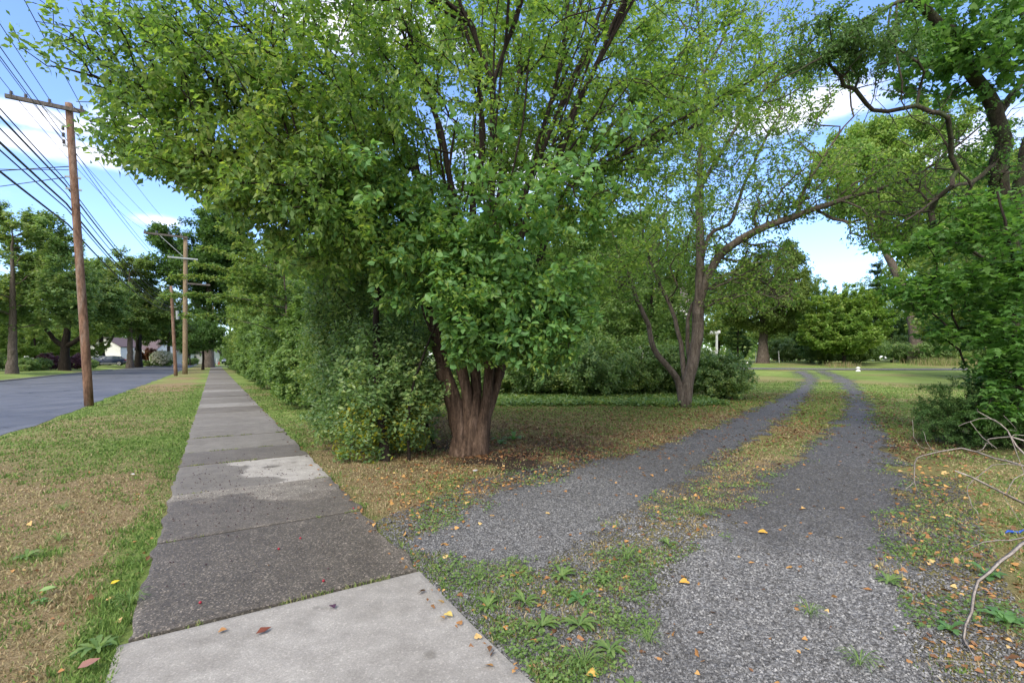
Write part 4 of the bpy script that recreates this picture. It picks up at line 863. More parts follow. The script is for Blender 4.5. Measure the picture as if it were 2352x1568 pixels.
fir = proto('fir_tree', 'tree', 9.5, [((0, 0, 2.6), (2.3, 2.3, 2.2), 1), ((0, 0, 5), (1.6, 1.6, 2.4), .7), ((0, 0, 7.4), (.8, .8, 2.2), .3)], 1, .16, 900, 30000, .2, 'needle', M['leaf_needle'], M['bark_dark'], clear=.25, seg=.4, thr=.36, csc=1.2, tip=.006, layered=.6, droop=.3, jit=.08)
for k, (u, d, s_, lb) in enumerate([(1862, 50, .68, 'dark fir left of the pale tiered tree'), (1835, 58, .9, 'fir behind the thin white posts'), (2015, 58, 1.3, 'tall pointed fir whose tip stands against the sky'), (2048, 50, .6, 'dark fir right of the pale tiered tree'), (1695, 56, .8, 'fir between the white porch and the massive grey trunk')]):
    put(fir, *pt(u, d), k, s_, lb)
wl = [([(0, 0, -.05), (-.1, 0, 2.5), (-.9, 0, 6), (-2.6, 0, 10), (-5.2, 0, 15), (-7, 0, 19)], .62, .12, 0), ([(-.2, 0, 4), (1.5, .2, 9), (2.6, .4, 15), (3, 0, 22)], .4, .08, 1), ([(1.5, 0, 9), (4.5, .3, 13), (7, .2, 18)], .22, .06, 1)]
will = proto('tall_willow', 'tree', 27, [((1.5, 0, 18), (6.5, 5.5, 7.5), 1), ((7.5, 0, 15), (5, 4.5, 6.5), .9), ((-5.2, 0, 19.5), (4.2, 3.5, 4.2), .7), ((3, 0, 12), (6, 4, 3), .5), ((-4, 0, 17), (4.5, 3.6, 3.2), .35), ((4, 0, 8.5), (6.5, 4, 3.4), .35)], 1, .6, 2200, 130000, .30, 'blade', M['leaf_dogwood'], M['bark_grey'], clear=4.0, forks=wl, seg=.8, thr=.49, csc=2.2, tip=.014, droop=1.2, jit=.3)
put(will, *pt(2105, 46), 0, 1.0, 'towering pale green tree with a ragged thick trunk and a leaning limb, beyond the lawn')
for k, (u, d, s_, q) in enumerate([(1780, 66, 1.1, 0), (1880, 62, 1.1, 0), (1985, 68, 1.15, 0), (2180, 56, 1.0, 1), (2260, 54, 1.1, 0), (2350, 52, 1.1, 1), (2470, 50, 1.1, 0), (1650, 66, 1.2, 0), (1540, 62, 1.3, 1), (2100, 74, 1.1, 0), (2300, 74, 1.4, 0), (1840, 85, 1.6, 1)]):
    put([back, back2][q], *pt(u, d), k*1.7, s_, ['wood tree just right of the massive conifer trunk', 'wood tree behind the pale tiered tree, left part', 'wood tree behind the tall pointed fir', 'wood tree right of the ragged pale trunk', 'wood tree behind the maple sapling, left of its stem', 'wood tree behind the maple sapling at the right edge', 'wood tree beyond the right picture edge', 'wood tree behind the farmhouse porch', 'wood tree behind the forked tree', 'back row tree above the ragged pale trunk', 'tallest back row tree at the right', 'far back tree in the gap left of the tiered tree'][k], 'trees of the wood beyond the lane')
for k, (u, d) in enumerate([(2150, 45), (2230, 46), (2320, 44), (2080, 48), (1900, 47), (1800, 54), (2400, 42), (1970, 47)]):
    put(mid, *pt(u, d), k*2.2, 1.35, ['bush right beside the ragged pale trunk', 'second bush right of the ragged pale trunk', 'third bush right of the ragged pale trunk, behind the saplings', 'bush just left of the ragged pale trunk', 'bush under the left side of the pale tiered tree', 'bush behind the thin leaning white post', 'bush beyond the lane at the right picture edge', 'bush under the right side of the pale tiered tree'][k], 'bushes at the foot of the wood', szz=1.2)
# planting across the street
purple = shrub_proto('purple_shrub', 1.9, 1.5, 1.2, 420, 9000, .13, M['leaf_purple'], nst=6, jit=.06)
put(purple, *pt(114, 53), 0, .95, 'dark purple shrub left of the low-forking maple trunk')
put(purple, *pt(180, 55), 2, .95, 'dark purple shrub right of the low-forking maple trunk')
low = shrub_proto('garden_shrub', 1.4, 1.6, 1.2, 420, 9000, .14, M['leaf_street'], nst=6, jit=.06)
for k, (u, d, s_) in enumerate([(50, 46, .9), (72, 49, .9), (92, 51, .9), (-25, 46, 1.1), (205, 60, .8), (338, 90, .8), (358, 90, .8), (296, 94, .8), (440, 104, 1.1)]):
    put(low, *pt(u, d), k*1.3, s_, ['green shrub right of the leftmost maple trunk', 'green shrub midway between the two nearest maples', 'green shrub left of the purple shrubs', 'green shrub at the left picture edge', 'green shrub hidden beside the nearest pole', 'small green shrub at the house wall left of the red-leaved tree', 'small green shrub right of the red-leaved tree', 'small green shrub by the house, right of the navy car', 'round shrub right of the pale pole, far lawn'][k], 'green shrubs on the lawns across the street')
hyd = shrub_proto('flowering_shrub', 2.0, 1.5, 1.2, 400, 6000, .16, M['leaf_hedge'], nst=6, jit=.06)
G_ = [c for c in hyd.children if c.name.startswith('foliage')][0]
P_ = ell((0, 0, 1.15), (1.45, 1.2, .95), 2400, .12); P_ = P_[P_[:, 2] > .3]
link('blossoms', leafmesh('blossoms', P_, rs.randn(len(P_), 3), rs.randn(len(P_), 3)+(0, 0, .7), .14+.08*rs.rand(len(P_)), 'rhomb'), M['flower_white'], hyd)
put(hyd, *pt(372, 86), 0, 1.35, 'shrub covered with white blossoms before the white house')
redt = shrub_proto('red_shrub', 2.8, 1.9, 1.4, 300, 5500, .2, M['leaf_red'], nst=4, jit=.08, zlow=1.2)
put(redt, *pt(345, 88), 0, 1.2, 'small red-leaved tree in front of the white house wall')
# ------------------------------------------------------------------ grass, gravel stones, fallen leaves (nobody could count them)
def scatter(n, r0, r1, a0=-60, a1=60, p=0.0):
    r = r0*np.exp(rs.rand(n)**(1-p)*math.log(r1/r0)); a = R(a0)+rs.rand(n)*R(a1-a0)
    return np.sin(a)*r, np.cos(a)*r, r
def zg(x, y):
    l, a = LA(x, y); near = np.exp(-(x**2+y**2)/900)
    on = (l > -.52) & (l < 1.25)
    return H(x, y)+np.where(on | (l < -3.0), 0, 1)*near*((vn(x, y, .9, 5, 3)-.5)*.05+(vn(x, y, .22, 8, 2)-.5)*.025)
def dedge(x, y): return drived(x, y)/(.25+y*.022)+(vn(x, y, .45, 101, 4)-.5)*2.2
def blades(name, x, y, z, h, wd, dryv, lean=.5, mat=None, label=None):
    n = len(x); a = rs.rand(n)*2*np.pi; s = np.stack([np.cos(a), np.sin(a), 0*a], 1); b = rs.rand(n)*2*np.pi
    ln = np.stack([np.cos(b), np.sin(b), 0*b], 1)*(rs.rand(n)*lean*h*1.4)[:, None]
    P = np.stack([x, y, z-.004], 1); up = np.array([0, 0, 1.])
    k = np.sqrt(np.clip(1-(np.linalg.norm(ln, axis=1)/np.maximum(h*1.6, 1e-6))**2, .15, 1))
    m_ = P+up*(h*.55*k)[:, None]+ln*.35; t = P+up*(h*k)[:, None]+ln; w = wd[:, None]
    V = np.stack([P-s*w, P+s*w, m_+s*w*.75, m_-s*w*.75, t], 1).reshape(-1, 3)
    o = (np.arange(n)*5)[:, None]
    me = npmesh(name, V, [np.array([[0, 1, 2, 3]])+o, np.array([[3, 2, 4]])+o], rnd=np.repeat(rs.rand(n), 5), dry=np.repeat(dryv, 5))
    return tag(link(name, me, mat or M['grass']), label, 'grass', kind='stuff')
m, nt, b, o = newmat('grass_blade'); M['grass'] = m
g = ramp(nt, attr(nt, 'rnd'), [(0, (.075, .145, .032)), (.5, (.14, .235, .05)), (1, (.23, .33, .085))])
s_ = ramp(nt, attr(nt, 'rnd'), [(0, (.24, .17, .09)), (.5, (.40, .30, .17)), (1, (.55, .44, .28))])
c = mixc(nt, attr(nt, 'dry'), g, s_); nt.links.new(c, b.inputs['Base Color']); b.inputs['Roughness'].default_value = .6; b.inputs['Specular IOR Level'].default_value = .25
t = nn(nt, 'ShaderNodeBsdfTranslucent'); nt.links.new(c, t.inputs['Color']); ms = nn(nt, 'ShaderNodeMixShader'); ms.inputs[0].default_value = .3
nt.links.new(b.outputs[0], ms.inputs[1]); nt.links.new(t.outputs[0], ms.inputs[2]); nt.links.new(ms.outputs[0], o.inputs[0])
x, y, r = scatter(820000, 1.7, 30, p=.10)
l, a = LA(x, y); q = dedge(x, y); sol = soil_of(x, y)
pathe = (vn(a, l*0+(l > 0), .25, 90, 3)-.5)*.10
ok = ~((l > -.375+pathe*.6) & (l < 1.145+pathe)) & (l > -3.1+(vn(a, a*0, .8, 71, 3)-.5)*.25) & (q < .12+rs.rand(len(x))*.5*(rs.rand(len(x)) < .15))
ok &= rs.rand(len(x)) > sol*.85
gz = (drived(x, y) > -.55) & (y < 6.5); ok &= ~gz | ((vn(x, y, .3, 150, 3) > .47) & (rs.rand(len(x)) < .75))
dr = dry_of(x, y); clumpn = vn(x, y, .16, 111, 2)
ok &= (rs.rand(len(x)) < .35+.9*clumpn) & ((r < 14) | (l > 1) | (l < -.3))
x, y, r, l, a, dr, clumpn = [v_[ok] for v_ in (x, y, r, l, a, dr, clumpn)]
dv = (rs.rand(len(x)) < np.clip(dr*1.0+(.28)*(l > 1.1)-.45*(vn(x, y, .28, 112, 2) > .62), .05, .95)).astype(float)*(.6+.4*rs.rand(len(x)))
hh = (.016+.026*rs.rand(len(x))**1.6)*(.6+.9*clumpn)*np.where(dv > .3, .85, 1)
flatl = np.where(dv > .3, 1.55, .75)
blades('grass', x, y, zg(x, y), hh, .0016+.00075*r, dv, flatl, None, 'short green and straw-coloured grass of the verge and lawn')
# grass growing over the gravel between the wheel tracks and in the joints of the slabs
xs, ys_ = [], []
for j in J[3:9]:
    n = 420; ll = -.3+1.4*(1-rs.rand(n)**1.6); xx, yy = XY(ll, j+rs.randn(n)*.008); k = vn(ll, ll*0+j, .18, 7, 2) > .52; xs.append(xx[k]); ys_.append(yy[k])
x = np.concatenate(xs); y = np.concatenate(ys_); r = np.hypot(x, y)
blades('joint_grass', x, y, 0*x+.012, .016+.02*rs.rand(len(x)), .0015+.0006*r, .6*rs.rand(len(x)), .8, None, 'thin grass sprouting from the joints of the sidewalk slabs')
# gravel stones
def stones(name, x, y, z, s, rnd, mat):
    n = len(x); T = np.array([[1, 0, 0], [0, 1, 0], [-1, 0, 0], [0, -1, 0], [0, 0, .75], [0, 0, -.6]]); F = np.array([[0, 1, 4], [1, 2, 4], [2, 3, 4], [3, 0, 4], [1, 0, 5], [2, 1, 5], [3, 2, 5], [0, 3, 5]])
    V = T[None]*(1+.45*rs.randn(n, 6, 1)*.6)+rs.randn(n, 6, 3)*.14
    a = rs.rand(n)*6.283; c, s_ = np.cos(a), np.sin(a); asp = .65+.5*rs.rand(n)
    vx = V[..., 0]*asp[:, None]; vy = V[..., 1]
    V = np.stack([vx*c[:, None]-vy*s_[:, None], vx*s_[:, None]+vy*c[:, None], V[..., 2]], -1)*s[:, None, None]+np.stack([x, y, z], 1)[:, None]
    me = npmesh(name, V.reshape(-1, 3), (F[None]+(np.arange(n)*6)[:, None, None]).reshape(-1, 3), rnd=np.repeat(rnd, 6))
    return link(name, me, mat)
m, nt, b, o = newmat('stones')
c = ramp(nt, attr(nt, 'rnd'), [(0, (.03, .03, .03)), (.35, (.085, .085, .086)), (.7, (.19, .19, .19)), (1, (.38, .38, .375))])
nt.links.new(c, b.inputs['Base Color']); b.inputs['Roughness'].default_value = .7
x, y, r = scatter(330000, 1.7, 7.5, -30, 60, p=.0); q = dedge(x, y)
k = (q > .02) | ((q > -1.2) & (rs.rand(len(x)) < .45)) | ((drived(x, y) > -.5) & (y < 6) & (rs.rand(len(x)) < .5)); l, a = LA(x, y); k &= (l > 1.13+np.maximum(0, 2.5-a)**2*.02)
x, y, r = x[k], y[k], r[k]
def pale_of(x, y): return np.clip(np.where(x > .9, sstep(4.1, 2.3, y+(vn(x, y, .8, 60, 5)-.5)*4.2+np.abs(x-3.0)*-.25), 0)+sstep(7, 4.2, y+(vn(x, y, .8, 61, 3)-.5)*2)*sstep(2.0, .7, x)*.8, 0, 1)
pl = pale_of(x, y)
st_ = stones('gravel_stones', x, y, zg(x, y)+.006, (.0032+.0046*rs.rand(len(x))**2.0)*(1+.08*r), np.clip(rs.rand(len(x))**1.3*(.26+.60*pl)+.05, 0, 1), m)
tag(st_, 'loose grey crushed stones covering the wheel tracks', 'gravel', kind='stuff')
M['stone'] = m
# fallen leaves
m, nt, b, o = newmat('dead_leaf'); M['dead'] = m
c = ramp(nt, attr(nt, 'rnd'), [(0, (.07, .03, .014)), (.3, (.15, .075, .035)), (.55, (.29, .14, .05)), (.8, (.45, .25, .08)), (1, (.55, .42, .18))])
nt.links.new(c, b.inputs['Base Color']); b.inputs['Roughness'].default_value = .6; b.inputs['Specular IOR Level'].default_value = .3
def litter(name, x, y, sz, rnd, shape, label, lift=.006):
    n = len(x); a = rs.rand(n)*6.283; D = np.stack([np.cos(a), np.sin(a), rs.randn(n)*.26], 1); N = rs.randn(n, 3)*.45+(0, 0, 1.)
    l, _ = LA(x, y); zz = zg(x, y)+lift+rs.rand(n)*.012+np.where((l > -.37) & (l < 1.13), .02, 0)
    me = leafmesh(name, np.stack([x, y, zz], 1), D, N, sz, shape, rnd)
    return tag(link(name, me, M['dead']), label, 'leaves', kind='stuff')
x, y, r = scatter(150000, 1.7, 24, p=.35); l, a = LA(x, y); ld = sdf(x, y, LITTER); q = dedge(x, y)
pr = sstep(-.8, 1.0, ld)*(.55+.5*(y > 6.5))*(.3+1.2*vn(x, y, .8, 120, 3)); pr = np.where(q > .1, pr*.09+.02, pr)
pr = np.where((q < .1) & (l > 1.1) & (ld < 0), np.maximum(pr, .10), pr)
pr = np.where((l < -.38), .035*(l > -3.1)*sstep(7, 2.5, y), pr); pr = np.where((l > -.38) & (l < 1.05+np.maximum(0, 2.6-a)**2*.03), .0006, pr)
pr = np.where((l > 1.0) & (l < 1.3), .10, pr); pr = np.where(l < -3.2, .0015, pr)
pr = pr*np.where(y < 6.5, .62, 1)
k = rs.rand(len(x)) < pr; x, y, r, q = x[k], y[k], r[k], q[k]
rr_ = np.clip(np.where((y > 6.2), rs.rand(len(x))*.5, .2+.75*rs.rand(len(x))**.8), 0, 1)
hf = rs.rand(len(x)) < .5
litter('fallen_leaves', x[hf], y[hf], (.014+.026*rs.rand(hf.sum()))*(1+.035*r[hf]), rr_[hf], 'fan', 'small orange and yellow fan-shaped leaves scattered over gravel and grass')
litter('leaf_litter', x[~hf], y[~hf], (.016+.036*rs.rand((~hf).sum()))*(1+.03*r[~hf]), rr_[~hf]*.8, 'blade', 'curled brown and orange leaf litter under the trees')
# low broad-leaved ground cover between the tracks, at their edges and under the shrubs
def cover(name, x, y, sz, mat, label, hgt=.03, shape='rhomb'):
    n = len(x); P = np.stack([x, y, zg(x, y)+rs.rand(n)*hgt+.004], 1)
    me = leafmesh(name, P, rs.randn(n, 3)*(1, 1, .35), rs.randn(n, 3)*.5+(0, 0, 1.), sz, shape)
    return tag(link(name, me, mat), label, 'ground cover', kind='stuff')
x, y, r = scatter(90000, 1.7, 9, -12, 58); q = dedge(x, y); l, a = LA(x, y)
k = (q < .35) & (l > 1.16) & (vn(x, y, .33, 130, 3) > .5) & ((drived(x, y) > -.9)) & (y < 8)
x, y, r = x[k], y[k], r[k]
cover('clover', x, y, (.010+.013*rs.rand(len(x)))*(1+.05*r), M['leaf_hedge'], 'low clover and creeping weeds among the gravel', .035)
x, y, r = scatter(60000, 13.2, 24, -4, 30); k = (y > 13.6+1.2*(vn(x, y, 1.2, 134, 2)-.3)) & (y < 22) & (x < 6.4) & (LA(x, y)[0] > 6) & (np.hypot(x-3, (y-17)*1.2) < 6.5); x, y = x[k], y[k]
cover('ivy', x, y, .07+.05*rs.rand(len(x)), M['leaf_bush'], 'dark green ivy carpet under the row of shrubs', .14)
# tall dry grass at the wood's foot
x = pt(2130, 45)[0]+rs.randn(1500)*1.5; y = 43.0+rs.randn(1500)*.8; blades('tall_dry_grass', x, y, H(x, y), .4+.5*rs.rand(1500), .01+0*x, np.where(rs.rand(1500) < .4, .9, .1), .5, None, 'tall rusty dry grass round the ragged pale trunk')
x = pt(1905, 42)[0]+rs.randn(400)*.8; y = 40.5+rs.randn(400)*.4; blades('dry_grass_patch', x, y, H(x, y), .3+.3*rs.rand(400), .010+0*x, np.where(rs.rand(400) < .6, .9, .1), .5, None, 'tan dry grass in front of the pale tiered tree')
# crushed berries on the slabs under the tree
n = 430; ll = .1+rs.randn(n)*.45; aa = 5.9+rs.randn(n)*1.0; k = (ll > -.33) & (ll < 1.08) & (aa > 3.2) & (aa < 8.6); xx, yy = XY(ll[k], aa[k])
b_ = stones('fallen_berries', xx, yy, 0*xx+.032, .004+.005*rs.rand(len(xx)), .5+0*xx, flat('berry', (.045, .018, .022), .5))
tag(b_, 'dark dried berries dropped on the sidewalk under the tree', 'berries', kind='stuff')

# ------------------------------------------------------------------ weeds one can count
def weed_proto(nm, nl, ln, mat, upz, wdt):
    root = empty(nm, (0, 0, 0)); tag(root, 'x', 'weed'); Vs, Fs, rn, off = [], [], [], 0
    for k in range(nl):
        a = k*2.4+rs.rand()*.5; L_ = ln*(.65+.5*rs.rand()); e = upz*(.5+rs.rand()); m = 9
        for side in (0,):
            pts = []
            for i in range(m):
                t = i/(m-1); w_ = wdt*L_*math.sin(math.pi*min(1, t*.92+.06))**.8*(.55+.6*t)*(1 if i % 2 else .6)
                cx, cz = L_*t, L_*(e*t-.75*e*t*t)+.006
                for sgn in (-1, 0, 1):
                    px_, py_ = cx, sgn*w_; Vs.append((px_*math.cos(a)-py_*math.sin(a), px_*math.sin(a)+py_*math.cos(a), cz+abs(sgn)*w_*.25)); rn.append(k/nl)
            for i in range(m-1):
                for j in (0, 1): Fs.append((off+i*3+j, off+i*3+j+1, off+i*3+j+4, off+i*3+j+3))
            off += m*3
    link('leaves', npmesh('leaves', np.array(Vs), np.array(Fs), True, rnd=np.array(rn)), mat, root)
    return root
w1 = weed_proto('dandelion_weed', 14, .085, M['leaf_hedge'], .9, .16); w2 = weed_proto('grassy_weed', 34, .09, M['leaf_hedge'], 1.6, .035)
w3 = weed_proto('plantain_weed', 9, .12, M['leaf_big'], 1.2, .3)
W_ = [(1290, 1330, w1, 1.15, 'largest bright green dandelion rosette in the strip between the wheel tracks'), (1205, 1392, w1, 1.1, 'dandelion rosette left of the largest one, nearer the pale slab'), (1385, 1338, w1, .9, 'dandelion rosette just right of the largest one'),
      (1245, 1447, w1, 1.1, 'low dandelion rosette below the largest one, nearest the pale slab corner'), (1535, 1255, w1, .9, 'dandelion rosette higher up the strip beside the darker wheel track'), (1450, 1590, w1, 1.0, 'weed rosette at the bottom edge amid the pale gravel'),
      (1330, 1440, w1, 1.2, 'dandelion rosette in the middle of the weedy strip, below the broad-leaved weed'), (1120, 1400, w1, 1.0, 'rosette hugging the rim of the pale slab'), (1440, 1290, w2, 1.3, 'tall grass tuft in the strip just above the two lone dandelions'), (1400, 1500, w1, 1.0, 'rosette low in the strip near the bottom edge'),
      (1610, 1190, w2, 1.3, 'grass tuft at the left rim of the dark gravel'), (1340, 1540, w2, 1.2, 'grass tuft at the bottom edge below the weedy strip'), (1860, 1420, w2, .9, 'tiny tuft alone in the pale gravel, right half'), (2040, 1340, w1, 1.0, 'rosette where the gravel meets the leaf-strewn grass at right'),
      (1330, 1385, w3, .7, 'broad-leaved weed below the largest dandelion'), (1100, 1330, w2, .8, 'grassy tuft close to the corner of the pale slab'), (1490, 1480, w2, .9, 'grassy tuft alone in the pale gravel at the bottom'), (1975, 1530, w2, 1.0, 'grass tuft near the bottom right in the gravel'),
      (145, 1172, w2, 1.1, 'dark green weed tuft on the straw patch of the verge'), (135, 1245, w2, 1.0, 'second weed tuft on the straw patch, nearer the viewer'), (60, 1285, w1, 1.0, 'flat weed at the left edge of the straw patch'), (330, 975, w2, 1.3, 'weed tuft on the verge where the straw patch begins'),
      (225, 1495, w1, 1.2, 'weed rosette beside the lower left corner of the pale slab'), (95, 1385, w3, .4, 'pale green leafy weed low on the verge at bottom left'), (300, 1390, w2, 1.1, 'grass tuft leaning over the edge of the dark slab'),
      (2270, 1330, w3, .8, 'broad green weed under the dead branch'), (2310, 1430, w3, .9, 'broad green weed at the right edge low in the picture'), (2180, 1450, w3, .6, 'small broad weed left of the thick bend of the dead branch'), (1180, 1010, w3, 1.5, 'leafy seedling on the litter right of the big trunk'), (1150, 1020, w3, 1.2, 'second leafy seedling close to the foot of the big trunk')]
for i, (u, v, p, s_, lb) in enumerate(W_):
    g = gnd(u, v); o = put(p, g[0], g[1], i*1.9, s_, lb); o.location.z = float(zg(g[0:1], g[1:2])[0])

# single things on the ground
def leaf_thing(name, u, v, sz, shape, col, label, lift=.03, rz=0):
    g = gnd(u, v); P = np.zeros((1, 3)); me = leafmesh(name, P, np.array([[math.cos(rz), math.sin(rz), .1]]), np.array([[.15, -.1, 1.]]), np.array([sz]), shape)
    o = link(name, me, flat(name+'_colour', col, .6)); o.location = (g[0], g[1], float(zg(g[0:1], g[1:2])[0])+lift)
    so = o.modifiers.new('thick', 'SOLIDIFY'); so.thickness = .0012
    return tag(o, label, 'leaf')
leaf_thing('fallen_leaf', 588, 1468, .075, 'blade', (.16, .045, .025), 'curled red-brown leaf on the pale slab', rz=.9)
leaf_thing('fallen_leaf', 768, 1408, .04, 'fan', (.07, .03, .06), 'small purple leaf on the pale slab', rz=2.2)
leaf_thing('fallen_leaf', 88, 1372, .08, 'oval', (.20, .30, .10), 'pale green leaf lying on the straw patch of the verge', .04, .6)
leaf_thing('fallen_leaf', 254, 1353, .05, 'oval', (.62, .48, .03), 'bright yellow leaf in the verge grass near the dark slab', .05, 1.2)
leaf_thing('fallen_leaf', 1040, 1428, .05, 'fan', (.55, .42, .12), 'single yellow leaf near the right rim of the pale slab', .032, 2.5)
leaf_thing('fallen_leaf', 1345, 1560, .055, 'fan', (.62, .40, .10), 'large yellow-orange leaf at the bottom edge in the gravel', .02, .3)
leaf_thing('fallen_leaf', 178, 1555, .08, 'oval', (.28, .14, .11), 'pinkish brown leaf at the bottom left by the slab corner', .04, 1.0)
leaf_thing('fallen_leaf', 1560, 1330+15, .06, 'fan', (.62, .34, .06), 'orange fan leaf standing alone in the gravel beside the green strip', .02, .2)
leaf_thing('fallen_leaf', 1740, 1228, .07, 'fan', (.60, .33, .05), 'orange leaf with a long stalk on the dark gravel', .02, 0)
leaf_thing('litter_scrap', 300, 1094, .05, 'oval', (.75, .75, .75), 'white paper scrap on the verge')
bz = MB()
for i, (u, v) in enumerate([(460, 1396), (743, 1345), (690, 1245), (640, 1270), (812, 1175)]):
    g = gnd(u, v); P = ell((0, 0, 0), (1, 1, 1), 8); me = MB().tube([(0, 0, .0), (0, 0, .004), (0, 0, .010), (0, 0, .014)], [.004, .0085, .008, .003], 8)
    o = me.build('red_berry', flat('red_berry', (.28, .015, .03), .3), smooth=True); o.location = (g[0], g[1], .026)
    tag(o, ['crushed red berry low on the dark slab, furthest left', 'red berry on the dark slab close to the pale slab', 'red berry on the dark slab, middle right', 'tiny red berry on the dark slab near its middle', 'red berry at the upper right rim of the dark slab'][i], 'berry')
g = gnd(1092, 1082); s_ = stones('field_stone', np.array([0.]), np.array([0.]), np.array([.02]), np.array([.055]), np.array([1.]), M['stone']); s_.location = g; s_.modifiers.new('round', 'SUBSURF').levels = 2; s_.modifiers['round'].render_levels = 2
s_.scale = (1.3, 1, .6); tag(s_, 'pale flat stone on the bare soil before the big trunk', 'stone')
g = gnd(2318, 1232); mb = MB(); mb.tube([(-.03, 0, .03), (.0, .01, .04), (.06, -.01, .035), (.14, .02, .05)], [.004, .010, .010, .004], 7)
o = mb.build('blue_strap', flat('blue_strap', (.02, .08, .42), .4), smooth=True); o.location = g; tag(o, 'crumpled blue plastic strap in the grass at the right edge', 'strap')

# ------------------------------------------------------------------ bleached dead branch
def dead_branch():
    L = [([(2700, 1180, 3.3), (2560, 1120, 3.35), (2440, 1095, 3.5), (2352, 1068, 3.7), (2282, 1053, 3.9), (2209, 1027, 4.1), (2119, 1044, 4.2), (2104, 1061, 4.2), (2097, 1104, 4.2), (2080, 1122, 4.2)], .022, .006),
         ([(2700, 1180, 3.3), (2560, 1190, 2.9), (2440, 1205, 2.7), (2352, 1251, 2.6), (2300, 1290, 2.5), (2248, 1332, 2.45), (2230, 1400, 2.35), (2213, 1466, 2.3), (2240, 1500, 2.22), (2268, 1524, 2.18)], .024, .007),
         ([(2700, 1180, 3.3), (2560, 1165, 3.2), (2440, 1165, 3.1), (2352, 1152, 3.1), (2270, 1115, 3.15), (2194, 1081, 3.25)], .026, .010),
         ([(2560, 1120, 3.35), (2440, 1090, 3.5), (2352, 1044, 3.7), (2322, 1005, 3.8), (2299, 975, 3.85), (2245, 944, 3.95)], .016, .006),
         ([(2299, 975, 3.85), (2269, 958, 3.9), (2230, 968, 3.95), (2202, 978, 4.0)], .007, .004),
         ([(2470, 980, 3.6), (2352, 995, 3.8), (2303, 1010, 3.9), (2270, 1022, 3.95), (2243, 1036, 4.0)], .010, .006),
         ([(2470, 980, 3.6), (2560, 1120, 3.35)], .010, .012),
         ([(2352, 1063, 3.7), (2278, 1060, 3.75), (2235, 1100, 3.7), (2222, 1130, 3.7), (2235, 1160, 3.65), (2247, 1182, 3.6)], .007, .004),
         ([(2440, 1205, 2.7), (2352, 1233, 2.7), (2300, 1240, 2.7), (2260, 1249, 2.7), (2213, 1266, 2.75)], .010, .004),
         ([(2213, 1468, 2.3), (2235, 1528, 2.2), (2200, 1545, 2.2)], .005, .003), ([(2097, 1104, 4.2), (2108, 1128, 4.15)], .005, .003), ([(2152, 1032, 4.15), (2120, 1028, 4.2)], .005, .003),
         ([(2322, 1005, 3.8), (2352, 1085, 3.6)], .006, .004), ([(2300, 1115+10, 3.15), (2330, 1095, 3.1), (2380, 1080, 3.1)], .006, .003), ([(2245, 985, 3.9), (2262, 1010, 3.9), (2290, 1030, 3.85)], .005, .003)]
    s = [pstem(pp, r0*.62, r1*.7, 1 if i else 0, .12) for i, (pp, r0, r1) in enumerate(L)]
    G = grow(s, np.concatenate([q[::max(3, len(q)//5), :3]+rs.randn(len(q[::max(3, len(q)//5)]), 3)*(.16, .14, .07) for q in s]), seg=.05, bf=0, tip=.0016, up=.05, wig=.06)
    o = link('dead_branch', skelmesh('dead_branch', G, 0, 6, .02, 8), M['bleached']); tag(o, 'bleached leafless fallen branch sticking in from the right edge', 'branch')
dead_branch()
# ------------------------------------------------------------------ utility poles and lines
nrm = np.array([CT, ST, 0]); fwd = np.array([-ST, CT, 0])
def pole(u, v, ut, vt, d, r0, r1, mat, label, arms=(), extra=None):
    B = gnd(u, v); d = B[1]; T = at(ut, vt, d); T[1] = d+.0
    root = empty('utility_pole', B); tag(root, label, 'pole')
    mb = MB(); ks = 12; mb.tube([B*(1-t)+T*t-B+(0, 0, -.1*(t == 0)) for t in np.linspace(0, 1, ks)], [r0+(r1-r0)*t for t in np.linspace(0, 1, ks)], 16)
    mb.build('shaft', mat, root, smooth=True)
    def P(z, off=0, fw=0):
        t = (z-B[2])/(T[2]-B[2]); return (B*(1-t)+T*t)+nrm*off+fwd*fw-B
    return root, B, T, P
def insulator(root, p, h=.16, r=.06):
    mb = MB(); q = Vector([float(c) for c in p]); pts = []; rr = []
    for i in range(7): pts.append(q+Vector((0, 0, h*i/6))); rr.append(r*(1 if i % 2 else .6))
    mb.tube(pts, rr, 8); return mb.build('insulator', M['ceramic'], root, smooth=True)
def arm(root, P, z, o0, o1, mat, fw=0, s=.1):
    mb = MB(); mb.bar(P(z, o0, fw), P(z, o1, fw), s, s*1.2); return mb.build('cross_arm', mat, root)
def brace(root, a, b, s=.04):
    mb = MB(); mb.bar(a, b, s, s*.6); return mb.build('brace', M['galv'], root)
# first pole
r1_, B1, T1, P1 = pole(205, 932, 158, 238, 14, .112, .088, M['pole_wood'], 'nearest utility pole, red-brown and leaning, between road and verge')
arm(r1_, P1, T1[2]-.10, -1.35, .35, M['arm_wood'], .15, .085); arm(r1_, P1, T1[2]-.22, -1.30, .35, M['arm_wood'], -.15, .085)
brace(r1_, P1(T1[2]-.2, -.62, .17), P1(T1[2]-.75, -.05, .1)); brace(r1_, P1(T1[2]-.2, -.62, -.17), P1(T1[2]-.75, -.05, -.1))
for q, f_ in ((-1.25, .15), (-.95, .15), (-.45, .15), (.25, .15)): insulator(r1_, P1(T1[2]-.06, q, f_), .13, .045)
for z in (8.05, 7.85, 7.65): insulator(r1_, P1(z, -.17, 0), .12, .045)
for z in (7.6, 6.7, 6.35): 
    mb = MB(); mb.bar(P1(z, -.2, 0), P1(z, .16, 0), .05, .05); mb.build('bracket', M['galv'], r1_)
